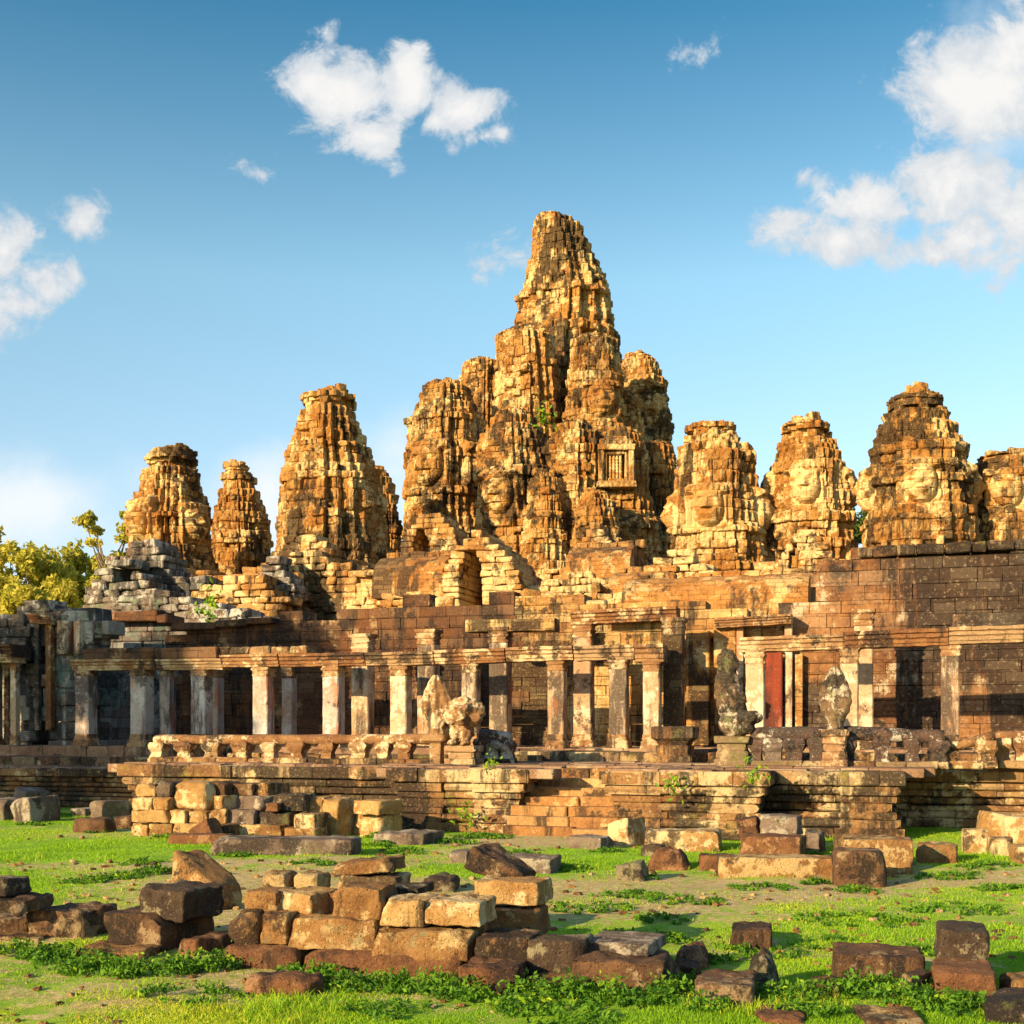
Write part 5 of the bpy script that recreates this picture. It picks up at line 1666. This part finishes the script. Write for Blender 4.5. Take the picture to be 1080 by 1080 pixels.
b(678, 763, 874, 897, None, 1.0, -12, "b_pale", "long pale block with eaten lower edge, right of the tilted black-faced block", amp=.05, rnd=.07)
b(676, 735, 894, 917, None, .7, -14, "b_red", "reddish hump-shaped stone in front of the long pale block", rnd=.22, amp=.08, taper=(.5, .3))
b(651, 687, 908, 928, None, .5, -18, "b_dark", "small dark tipped block left of the reddish hump", roll=-12, cuts=3)
b(598, 648, 881, 897, None, .7, -26, "b_grey", "flat grey stone on bare ground before the stairs", "fallen_slab", amp=.04, cat="slab")
b(676, 702, 890, 902, None, .4, -16, "b_dark", "small dark stone squeezed behind the reddish hump", cuts=3)
b(736, 778, 900, 917, None, .6, -8, "b_red", "low reddish stone left of the long kerb slab", "fallen_slab", amp=.05, cat="slab")
b(777, 852, 880, 907, None, .75, -22, "b_red", "red squared block with black right end, under the two grey-topped stones", cuts=1)
b(777, 806, 862, 884, 25.5, .8, -14, "b_red", "reddish rounded stone, left of two lying on the red squared block", roll=-10, cuts=3)
b(798, 850, 859, 883, 25.3, .9, -20, "b_grey", "grey-topped lichened stone, right of two lying on the red squared block", cuts=3)
b(846, 873, 876, 898, None, .6, -24, "b_grey", "small grey stone touching the red squared block's right end", amp=.05)
b(758, 878, 902, 925, None, .6, -6, "b_tan", "long low kerb slab in front of the red squared block", "fallen_slab", amp=.03, cat="slab")
b(772, 823, 910, 922, None, .5, -4, "b_grey", "thin grey slab lying before the long kerb slab", "fallen_slab", cat="slab")
b(875, 936, 894, 934, None, .8, -12, "b_brown", "dark brown drum-like block with a rounded front, right of the kerb slab", rnd=.10, cuts=1)
b(884, 966, 882, 921, None, 1.0, -14, "b_tan", "wide tan block behind the dark brown drum-like block", cuts=1)
b(878, 912, 880, 898, 25.0, .5, -10, "b_pale", "small pale stone at the wide tan block's left back corner", amp=.05)
b(966, 1012, 889, 914, None, .6, -16, "b_tan", "low tan stone with a dark hollow end, right of the wide tan block", amp=.06)
# --- pale heap at the right
b(1011, 1043, 873, 901, None, .7, -14, "b_pale", "pale block, lowest left of the sunlit heap at right edge")
b(1040, 1070, 882, 907, None, .7, -12, "b_pale", "middle pale block in the bottom row of the sunlit heap at right edge")
b(1066, 1110, 890, 917, None, .7, -12, "b_pale", "large pale block nearest the viewer in the sunlit heap, cut by the frame")
b(1028, 1066, 856, 886, 25.9, .7, -12, "b_pale", "left of two bright blocks on top of the sunlit heap at right edge", roll=8)
b(1056, 1110, 860, 892, 25.4, .8, -8, "b_pale", "right of two bright blocks on top of the sunlit heap, cut by the frame", rnd=.09)
# --- right foreground
b(767, 818, 974, 997, None, .6, -12, "b_brown", "lone small squared block on the open grass right of centre", cuts=1)
b(726, 804, 1026, 1066, None, .8, -12, "b_brown", "brown block right of the big slab-topped one, beside the dark pyramid stone", cuts=1)
b(774, 834, 1002, 1048, None, .8, -18, "b_dark", "dark pyramid-shaped stone in the right foreground", taper=(.5, .4), rnd=.1, amp=.06)
b(874, 976, 998, 1038, None, .7, -13, "b_brown", "long brown block lying alone left of the tilted cube, right foreground", cuts=1)
b(936, 975, 1018, 1054, None, .5, -36, "b_brown", "small block standing on its corner against the long brown block", roll=22, cuts=3)
b(972, 1058, 1014, 1055, None, .8, -18, "b_red", "red-brown block carrying the tilted dark cube")
b(979, 1046, 974, 1019, 12.1, .7, -16, "b_dark", "dark cube-like block tilted on the red-brown block, right foreground", roll=3, cuts=1)
b(1056, 1110, 1026, 1052, None, .6, -8, "b_tan", "tan stone at the right edge beside the red-brown block", rnd=.1)
b(1030, 1110, 1044, 1092, None, .7, -24, "b_dark", "dark angular stone in the bottom right corner", cuts=4, roll=-12)
b(903, 972, 1065, 1092, None, .6, -6, "b_tan", "tan slab cut by the bottom edge, right of centre", "fallen_slab", cat="slab")
b(796, 852, 1063, 1086, None, .5, -8, "b_red", "reddish slab cut by the bottom edge below the dark pyramid stone", "fallen_slab", amp=.05, cat="slab")
b(850, 892, 1030, 1054, None, .4, -16, "b_brown", "small brown hump between dark pyramid stone and long brown block", rnd=.16, amp=.06)
b(706, 754, 996, 1020, None, .6, -14, "b_red", "rounded reddish hump in grass behind the brown block", rnd=.2, amp=.07, taper=(.3, .2))
b(712, 742, 1014, 1029, None, .4, -10, "b_red", "small flat red stone just in front of the rounded reddish hump", "fallen_slab", cat="slab")
# --- left rubble before the low terrace
b(-16, 26, 823, 848, None, 1.2, -16, "b_grey", "grey lichened slab at the back of the rubble by the left edge", cuts=3, roll=-8)
b(14, 46, 831, 855, None, 1.1, -20, "b_grey", "middle grey stone of the left edge rubble, reddish flat top", cuts=3, roll=10)
b(18, 62, 840, 868, None, 1.2, -24, "b_grey", "greenish grey stone leaning at the rubble's right end", cuts=4, roll=-6)
b(-16, 24, 842, 866, None, 1.1, -14, "b_grey", "lowest grey stone of the left rubble, nearest the grass", cuts=3)
b(97, 134, 844, 868, None, .9, -34, "b_grey", "grey block with a flat red top standing on the left grass", cuts=1)
b(78, 98, 852, 861, None, .6, -10, "b_grey", "small flat stone left of the red-topped block", "fallen_slab", cat="slab")
b(78, 122, 862, 879, None, .7, -12, "b_brown", "low brown mossy stone in front of the red-topped block", rnd=.14, amp=.06)
b(121, 148, 860, 874, None, .6, -8, "b_brown", "low brown stone between the red-topped block and the carved stack", rnd=.14, amp=.06)
WF[0] = 0.4
# --- low stack of carved stones before the left terrace
K = dict(group="carved stones in the low stack", amp=.035)
b(146, 166, 866, 882, None, .8, -12, "b_pale", "bottom row stone at the carved stack's left end", **K)
b(164, 192, 867, 883, None, .8, -12, "b_tan", "bottom row stone second from the carved stack's left end", **K)
b(189, 222, 866, 884, None, .8, -12, "b_pale", "bottom row stone under the round carved medallion", **K)
b(220, 256, 868, 885, None, .8, -12, "b_tan", "bottom row stone right of the medallion, ferns growing before it", **K)
b(254, 306, 868, 885, None, .8, -12, "b_tan", "wide mossy bottom row stone in the carved stack's middle", **K)
b(304, 342, 872, 886, None, .7, -12, "b_tan", "bottom row stone under the cream cube of the carved stack", **K)
b(146, 188, 853, 868, 28.5, .8, -12, "b_pale", "long pale stone in the carved stack's second row, left end", **K)
b(186, 206, 853, 869, 28.4, .8, -14, "b_pale", "small pale stone in the second row left of the medallion", **K)
b(187, 227, 824, 856, 28.5, .6, -12, "b_pale", "stone with a large round carved medallion, biggest in the low stack", name="carved_stone", rnd=.16, amp=.06, group="carved stones in the low stack")
b(205, 228, 854, 868, 28.4, .7, -12, "b_pale", "short stone directly beneath the medallion stone", **K)
b(147, 171, 840, 855, 28.6, .8, -12, "b_pale", "third row stone at the carved stack's left end, below the pair of carved fragments", **K)
b(169, 189, 840, 855, 28.5, .7, -20, "b_pale", "third row stone touching the medallion's left side", **K)
b(149, 173, 826, 841, 28.7, .7, -12, "b_pale", "left of two deeply carved fragments atop the stack's left end", name="carved_stone", rnd=.05, amp=.07, group="carved stones in the low stack")
b(171, 188, 825, 841, 28.6, .7, -12, "b_grey", "right of two carved fragments atop the left end, grey spotted", name="carved_stone", amp=.06, group="carved stones in the low stack")
b(224, 250, 838, 854, 28.6, .8, -26, "b_pale", "block with black right face right of the medallion", **K)
b(224, 247, 852, 869, 28.4, .7, -12, "b_tan", "second row block under the black-faced one beside the medallion", **K)
b(226, 250, 824, 839, 28.8, .8, -20, "b_brown", "dark brown block topping the stack right of the medallion", **K)
b(250, 274, 826, 839, 29.0, .7, -12, "b_brown", "brown block in the top row, left neighbour of the black-sided one", **K)
b(272, 299, 825, 840, 29.0, .8, -30, "b_tan", "top row block with a black right side in the carved stack's middle", **K)
b(252, 296, 838, 856, 28.6, .9, -36, "b_grey", "wide block whose right half is a black shaded face, carved stack's middle", **K)
b(244, 276, 853, 870, 28.4, .7, -12, "b_grey", "grey mottled block below the wide black-faced block", **K)
b(274, 317, 855, 872, 28.3, .8, -18, "b_dark", "greenish mossy block in the lower row left of the cream cube", **K)
b(283, 297, 847, 856, 28.2, .4, -12, "b_red", "tiny red brick-shaped stone set in the carved stack", **K)
b(294, 329, 837, 856, 28.4, .8, -14, "b_dark", "dark mossy block with a row of carved knobs, right of the tiny red stone", name="carved_stone", amp=.05, group="carved stones in the low stack")
b(315, 341, 857, 876, 28.0, .7, -16, "b_pale", "cream cube-shaped block in the carved stack's right half", **K)
b(327, 346, 840, 858, 28.7, .6, -12, "b_pale", "pale block above the cream cube, behind the dark knobbed stone", **K)
b(339, 370, 841, 883, None, .8, -26, "b_pale", "tall upright slab with a black right edge, right part of the stack", cuts=3, **K)
b(366, 383, 846, 880, None, .6, -10, "b_tan", "narrow upright stone between the tall slab and the square pair", cuts=3, **K)
b(380, 418, 858, 883, None, .8, -36, "b_pale", "lower stone of the square pair ending the carved stack at right", cuts=1, **K)
b(380, 417, 843, 860, 28.2, .8, -36, "b_pale", "upper stone of the square pair, black right face, at the stack's right end", cuts=1, **K)
b(208, 236, 866, 888, None, .4, -30, "b_red", "tilted thin reddish stone in front of the carved stack", roll=-30, cuts=3)
# ------------------------------------------------------------------ grass and weeds
STONES = [o for o in scene.objects if o.name.split(".")[0] in ("stone_block", "fallen_slab", "moulded_stone", "stone_beam", "carved_stone")]


def blades(n, seed, sampler, hmin, hmax, wid, lean, name, mat, label_kind="stuff", tone_f=None):
    rg = np.random.default_rng(seed)
    x, y, dens = sampler(rg, n)
    n = len(x)
    h = rg.uniform(hmin, hmax, n) * (0.5 + 0.5 * dens) * np.clip(0.85 + 1.1 * fbm(x * 1.3, y * 1.3, 0 * x, 55, 3), 0.3, 2.0)
    an = rg.uniform(0, 2 * math.pi, n)
    wd = wid * rg.uniform(0.6, 1.4, n) * (0.7 + y / 26.0)
    le = rg.uniform(0.1, 1.0, n) * lean * h
    la = rg.uniform(0, 2 * math.pi, n)
    z = gh(x, y) - 0.005
    dx, dy = np.cos(an) * wd / 2, np.sin(an) * wd / 2
    lx, ly = np.cos(la) * le, np.sin(la) * le
    V = np.empty((n, 5, 3))
    V[:, 0] = np.stack([x - dx, y - dy, z], -1)
    V[:, 1] = np.stack([x + dx, y + dy, z], -1)
    V[:, 2] = np.stack([x + dx * .7 + lx * .4, y + dy * .7 + ly * .4, z + h * .6], -1)
    V[:, 3] = np.stack([x - dx * .7 + lx * .4, y - dy * .7 + ly * .4, z + h * .6], -1)
    V[:, 4] = np.stack([x + lx, y + ly, z + h * (1 - 0.25 * le / h)], -1)
    o = np.arange(n)[:, None] * 5
    q = np.array([[0, 1, 2, 3]]) + o
    t = np.array([[3, 2, 4]]) + o
    tn = np.clip(tone_f(x, y) + rg.normal(0, 0.16, n), 0, 1)
    ob = link(name, raw(name, V.reshape(-1, 3), [q, t], M[mat], np.concatenate([tn, tn])))
    return ob


def lawn(rg, n):
    """spots on the lawn the photo sees, nearer ones denser"""
    m = int(n * 2.6)
    y = 9.6 * (46.0 / 9.6) ** (rg.random(m) ** 1.25)
    x = (rg.random(m) - 0.5) * 2 * (0.46 * y + 2.0)
    u, v = uvof(x, y)
    ok = ~((u > uLL - 0.3) & (u < uRR + 0.3) & (v > 1.4)) & ~((u > uL - 0.2) & (u < uR + 0.2) & (v > 0.2)) & (v < 6.6) & ~((u > uS0 - .1) & (u < uS1 + .1) & (v > -0.3))
    b_ = bare(x, y)
    ok &= rg.random(m) > np.clip((b_ + 0.5 * fbm(x * 1.6, y * 1.6, 0 * x, 41, 3) + 0.35 * fbm(x * 5, y * 5, 0 * x, 43, 2) - 0.42) * 2.0, 0, 0.9)
    x, y, b_ = x[ok][:n], y[ok][:n], b_[ok][:n]
    return x, y, np.clip(1 - b_, 0, 1)


def lawn_tone(x, y):
    t = 0.48 + 0.34 * fbm(x * 0.35, y * 0.5, 0 * x, 31, 3)
    t = t + 0.30 * np.exp(-((x + 2.6) / 2.5) ** 2 - ((y - 10.4) / 0.8) ** 2) + 0.22 * np.clip((bare(x, y) - 0.25) * 2, 0, 1)  # pool of sunlight at near left painted into the tone; bare ground yellower
    return t


g1 = blades(620000, 3, lawn, 0.015, 0.055, 0.007, 1.1, "grass", "grass", tone_f=lawn_tone)
g1["kind"] = "stuff"; g1["label"] = "short sunlit green grass of the lawn between the stones"; g1["category"] = "grass"

def tufts(rg, n):
    x, y, d = lawn(rg, n * 3)
    k = vnoise(x * 1.1, y * 1.1, 0 * x, 71) + 0.6 * vnoise(x * 3.3, y * 3.3, 0 * x, 72) > 0.42
    return x[k][:n], y[k][:n], d[k][:n]


g2 = blades(26000, 9, tufts, 0.05, 0.15, 0.007, 1.3, "dry_grass", "grass", tone_f=lambda x, y: 0.62 + 0.4 * vnoise(x * 0.8, y * 0.8, 0 * x, 73))
g2["kind"] = "stuff"; g2["label"] = "longer dry grass stalks in tufts over the lawn"; g2["category"] = "grass"

# weeds: broad small leaves round the foot of the stones
WEEDS = [(20, 1012, 60, 1.0), (60, 1016, 70, 1.0), (100, 1028, 70, 1.2), (140, 1032, 60, 1.2), (180, 1030, 60, 1.3), (215, 1026, 60, 1.3), (250, 1020, 50, 1.3), (290, 1018, 40, .8), (330, 1036, 60, 1.0), (370, 1044, 60, 1.1), (410, 1044, 60, 1.2),
         (450, 1046, 60, 1.3), (480, 1052, 50, 1.4), (500, 1056, 40, 1.2), (560, 1054, 50, 1.5), (600, 1056, 60, 1.5), (640, 1060, 60, 1.4), (680, 1062, 50, 1.3), (710, 1050, 40, 1.2), (720, 1034, 40, 1.0), (745, 1070, 50, 1.0), (820, 1056, 50, 1.1),
         (850, 1060, 60, 1.2), (890, 1052, 60, 1.5), (920, 1046, 60, 1.5), (950, 1062, 50, 1.4), (985, 1060, 60, 1.4), (1020, 1064, 60, 1.2), (860, 1074, 50, 1.0), (1000, 1074, 50, 1.0), (80, 1020, 80, .9), (560, 1066, 80, .9), (760, 1010, 40, .8), (700, 990, 50, .7), (650, 985, 40, .6),
         (120, 930, 50, .9), (160, 925, 40, .9), (90, 932, 40, .7), (250, 905, 40, .6), (150, 912, 40, .6), (400, 893, 40, .7), (430, 900, 40, .6), (480, 890, 40, .8), (510, 884, 50, .8), (545, 900, 30, .6), (230, 880, 25, 1.3), (315, 882, 20, 1.0), (400, 884, 20, 1.2), (265, 884, 20, .9), (180, 884, 30, .7),
         (600, 915, 50, .6), (680, 925, 40, .6), (640, 898, 30, .6), (800, 935, 60, .5), (850, 900, 30, .7), (905, 940, 40, .7), (860, 930, 30, .7), (1000, 925, 60, .6), (1040, 918, 50, .6), (720, 950, 80, .5), (620, 960, 80, .5), (900, 970, 100, .5), (1010, 960, 90, .5), (800, 1000, 80, .6), (660, 945, 60, .5),
         (60, 860, 40, .6), (100, 878, 30, .6), (35, 870, 30, .6), (380, 955, 60, .5), (330, 915, 40, .5), (220, 945, 30, .9), (980, 1000, 60, .7), (700, 970, 50, .6), (870, 990, 60, .5), (600, 1075, 90, .6), (400, 1070, 90, .5), (200, 1055, 90, .5), (1060, 940, 60, .5)]


def weed_leaves(spots, seed, per=2.2, lmin=0.010, lmax=0.030, hscale=0.20):
    rg = np.random.default_rng(seed)
    C, Nn, S, T = [], [], [], []
    for px, py, rp, dn in spots:
        Y = HC * F / (py - HOR)
        cx, cy = X(px, Y), Y
        r = rp * Y / F * 0.62
        n = int(230 * dn * per * (r / 0.35) ** 1.3)
        # a clump is several small tufts
        nt = max(4, int(n / 22))
        ta = rg.uniform(0, 6.283, nt); tr_ = r * np.sqrt(rg.random(nt))
        tx, ty = cx + tr_ * np.cos(ta), cy + tr_ * np.sin(ta) * 0.8
        thh = hscale * dn * rg.uniform(0.35, 1.0, nt) * (1 - 0.6 * (tr_ / r))
        k = rg.integers(0, nt, n)
        sp = rg.random(n)
        x = tx[k] + rg.normal(0, 0.05, n) * (0.4 + sp); y = ty[k] + rg.normal(0, 0.05, n) * (0.4 + sp)
        z = gh(x, y) + 0.01 + thh[k] * sp ** 0.8
        C.append(np.stack([x, y, z], -1)); S.append(rg.uniform(lmin, lmax, n) * (1 + Y / 40)); T.append(np.clip(rg.normal(0.42, 0.2, nt)[k] + rg.normal(0, 0.12, n), 0, 1))
    return np.concatenate(C), np.concatenate(S), np.concatenate(T), rg


def leaf_mesh(C, S, T, rg, up=0.15, asp=0.5):
    n = len(C)
    d = rg.normal(size=(n, 3)); d /= np.linalg.norm(d, axis=1, keepdims=True)
    nm = rg.normal(size=(n, 3)); nm[:, 2] += up * 2
    nm /= np.linalg.norm(nm, axis=1, keepdims=True)
    a = np.cross(nm, d); a /= np.maximum(np.linalg.norm(a, axis=1, keepdims=True), 1e-6)
    b_ = np.cross(nm, a)
    s = S[:, None]
    V = np.stack([C - a * s, C - b_ * s * asp + nm * s * 0.15, C + a * s, C + b_ * s * asp + nm * s * 0.15], 1)
    q = np.array([[0, 1, 2, 3]]) + np.arange(n)[:, None] * 4
    return V.reshape(-1, 3), q, T


C_, S_, T_, rg_ = weed_leaves(WEEDS, 5)
V_, q_, t_ = leaf_mesh(C_, S_, T_, rg_)
wd_ = link("weeds", raw("weeds", V_, q_, M["weed"], t_))
wd_["kind"] = "stuff"; wd_["label"] = "dark green leafy weeds crowding the foot of the fallen stones"; wd_["category"] = "weeds"


# small plants rooted in the masonry
def wall_plant(px, py, Y, size, n, label, seed):
    rg = np.random.default_rng(seed)
    c = np.array([X(px, Y), Y, Z(py, Y)])
    L = rg.normal(size=(n, 3)) * (size * 0.45, size * 0.3, size * 0.55)
    o = link("small_plant", None, None, tuple(c)); tag(o, label, "plant", "plants rooted in the masonry")
    V, q, t = leaf_mesh(L, rg.uniform(.05, .11, n) * size / 0.35, np.clip(rg.normal(.75, .15, n), 0, 1), rg, 0.2, 0.45)
    link("foliage", raw("foliage", V, q, M["weed"], t), o)
    st = []
    for i in range(5):
        e = L[i] * 0.8
        st.append((np.array([(-.006, .1, -size * .5), (.006, .1, -size * .5), (e[0] + .006, e[1], e[2]), (e[0] - .006, e[1], e[2])]), [np.array([[0, 1, 2, 3]])], None))
    a = join(*st)
    link("stem", raw("stem", a[0], a[1], M["weed"], a[2]), o)


wall_plant(709, 826, 27.9, 0.30, 46, "bright leafy plant hanging from the terrace front right of the stair", 1)
wall_plant(795, 817, 27.2, 0.30, 40, "small bright plant on the terrace corner left of the dark recess", 2)
wall_plant(490, 860, 29.6, 0.32, 50, "small weed growing from the lower mouldings left of the stair", 3)
wall_plant(517, 806, 29.8, 0.26, 36, "dark little weed on the top course of the terrace below the lion", 4)
wall_plant(574, 440, 78.6, 0.8, 60, "green tuft growing high on the central tower", 5)
wall_plant(221, 640, 54.0, 0.7, 60, "green tuft on the grey ruined mound's right slope", 6)

# little stones lost in the turf
B = Blocks(91)
for i in range(900):
    y = B.rg.uniform(10.2, 29.0); x = B.rg.uniform(-0.42, 0.42) * y
    u, v = uvof(x, y)
    if v > 0 or bare(x, y) < 0.35:
        continue
    s_ = B.rg.uniform(0.02, 0.07) * (0.6 + y / 30)
    B.add((x, y, float(gh(x, y)) + s_ * 0.15), (s_ * 1.6, s_, s_ * 0.8), B.rg.uniform(0, 3), s_ * .25)
a = B.arrays(0.008)
pb = link("gravel", raw("gravel", a[0], a[1], M["b_tan"], a[2]))
pb["kind"] = "stuff"; pb["label"] = "small stone chips scattered in the bare patches of the lawn"; pb["category"] = "gravel"

# ------------------------------------------------------------------ trees
def tree(label, px, base_z, Y, h, cr, n, seed, mat="leaves", name="tree", clumps=26, group=None, leaf=0.26, flat=0.8, trunk_r=0.3, low=0.35):
    rg = np.random.default_rng(seed)
    x0 = X(px, Y)
    o = link(name, None, None, (x0, Y, base_z)); tag(o, label, "tree", group)
    cl = []
    for i in range(clumps):
        a = rg.uniform(0, 6.283); rr = cr * math.sqrt(rg.random()) * 0.85
        zz = h * (low + (1 - low) * rg.random() * (1 - 0.35 * rr / cr) * 0.93)
        cl.append((rr * math.cos(a), rr * math.sin(a), zz, cr * rg.uniform(0.20, 0.40), rg.normal(0, 0.16)))
    C, T = [], []
    for cx, cy, cz, r, tn in cl:
        m = int(n / clumps * (r / (cr * 0.3)) ** 2)
        d = rg.normal(size=(m, 3)); d /= np.linalg.norm(d, axis=1, keepdims=True)
        rad = r * rg.random((m, 1)) ** 0.42 * (1 + 0.25 * np.sin(d[:, :1] * 5 + cx * 3))
        C.append(d * rad * (1, 1, flat) + (cx, cy, cz)); T.append(np.clip(0.48 + tn + rg.normal(0, .2, m), 0, 1))
    C = np.concatenate(C); T = np.concatenate(T)
    V, q, t = leaf_mesh(C, rg.uniform(.6, 1.3, len(C)) * leaf, T, rg, 0.05, 0.55)
    link("crown", raw("crown", V, q, M[mat], t), o)
    parts = []
    def limb(p0, p1, r0, r1, k=7, n_=5):
        p0, p1 = np.array(p0, float), np.array(p1, float)
        ax = (p1 - p0) / max(np.linalg.norm(p1 - p0), 1e-6)
        e1 = np.cross(ax, (0.3, 0.9, 0.1)); e1 /= np.linalg.norm(e1); e2 = np.cross(ax, e1)
        V, q = [], []
        for i in range(n_):
            s = i / (n_ - 1)
            c = p0 + (p1 - p0) * s + (rg.normal(0, 0.02 * np.linalg.norm(p1 - p0), 3) if 0 < i < n_ - 1 else 0)
            for j in range(k):
                an = 2 * math.pi * j / k
                V.append(c + (e1 * math.cos(an) + e2 * math.sin(an)) * (r0 + (r1 - r0) * s))
        for i in range(n_ - 1):
            for j in range(k):
                q.append((i * k + j, i * k + (j + 1) % k, (i + 1) * k + (j + 1) % k, (i + 1) * k + j))
        parts.append((np.array(V), [np.array(q)], None))
    limb((0, 0, -0.3), (0.1 * cr, 0, h * low * 1.15), trunk_r, trunk_r * 0.6)
    for cx, cy, cz, r, tn in cl[:14]:
        limb((0.1 * cr, 0, h * low * rg.uniform(.8, 1.15)), (cx, cy, cz), trunk_r * 0.42, trunk_r * 0.08)
    a = join(*parts)
    link("trunk", raw("trunk", a[0], a[1], M["bark"], a[2], True), o)
    return o


TG = "trees beyond the temple"
tree("large yellow-green tree at the far left, its dome highest beside the photo's edge", 14, 0, 112, Z(562, 112)*1.12, 4.8, 11000, 1, group=TG, clumps=34, leaf=.30, low=.45)
tree("yellow-green tree behind the porch, rising between the edge tree and the mound", 74, 0, 118, Z(588, 118)*1.12, 5.0, 10000, 2, group=TG, clumps=32, leaf=.30, low=.4)
tree("low sunlit tree just right of the far-left dome, filling behind the porch roof", 42, 0, 104, Z(596, 104)*1.12, 4.0, 8000, 3, group=TG, clumps=26, leaf=.30, low=.4)
tree("thin feathery tree with separate tufts beside the farthest-left face tower", 116, 0, 106, Z(538, 106)*1.10, 2.9, 3600, 4, group=TG, clumps=15, leaf=.20, low=.60, flat=.55)
tree("dark low tree touching the top of the ruined mound's left slope", 98, 0, 122, Z(586, 122)*1.12, 3.8, 6000, 5, group=TG, clumps=20, leaf=.30, low=.4)
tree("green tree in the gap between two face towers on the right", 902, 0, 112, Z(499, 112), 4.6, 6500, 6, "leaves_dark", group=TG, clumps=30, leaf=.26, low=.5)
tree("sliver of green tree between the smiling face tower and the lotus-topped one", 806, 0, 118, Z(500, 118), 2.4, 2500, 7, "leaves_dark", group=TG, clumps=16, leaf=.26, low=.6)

# tall trees that stand left of the frame; their shade lies on the left end of the gallery
tree("tall dense tree far to the left, shading the grey porch and left pillars", -5290, 0, 10.7, 25.0, 5.6, 11000, 11, "leaves_dark", clumps=40, leaf=.42, low=.45, trunk_r=.5)
bpy.context.view_layer.update()
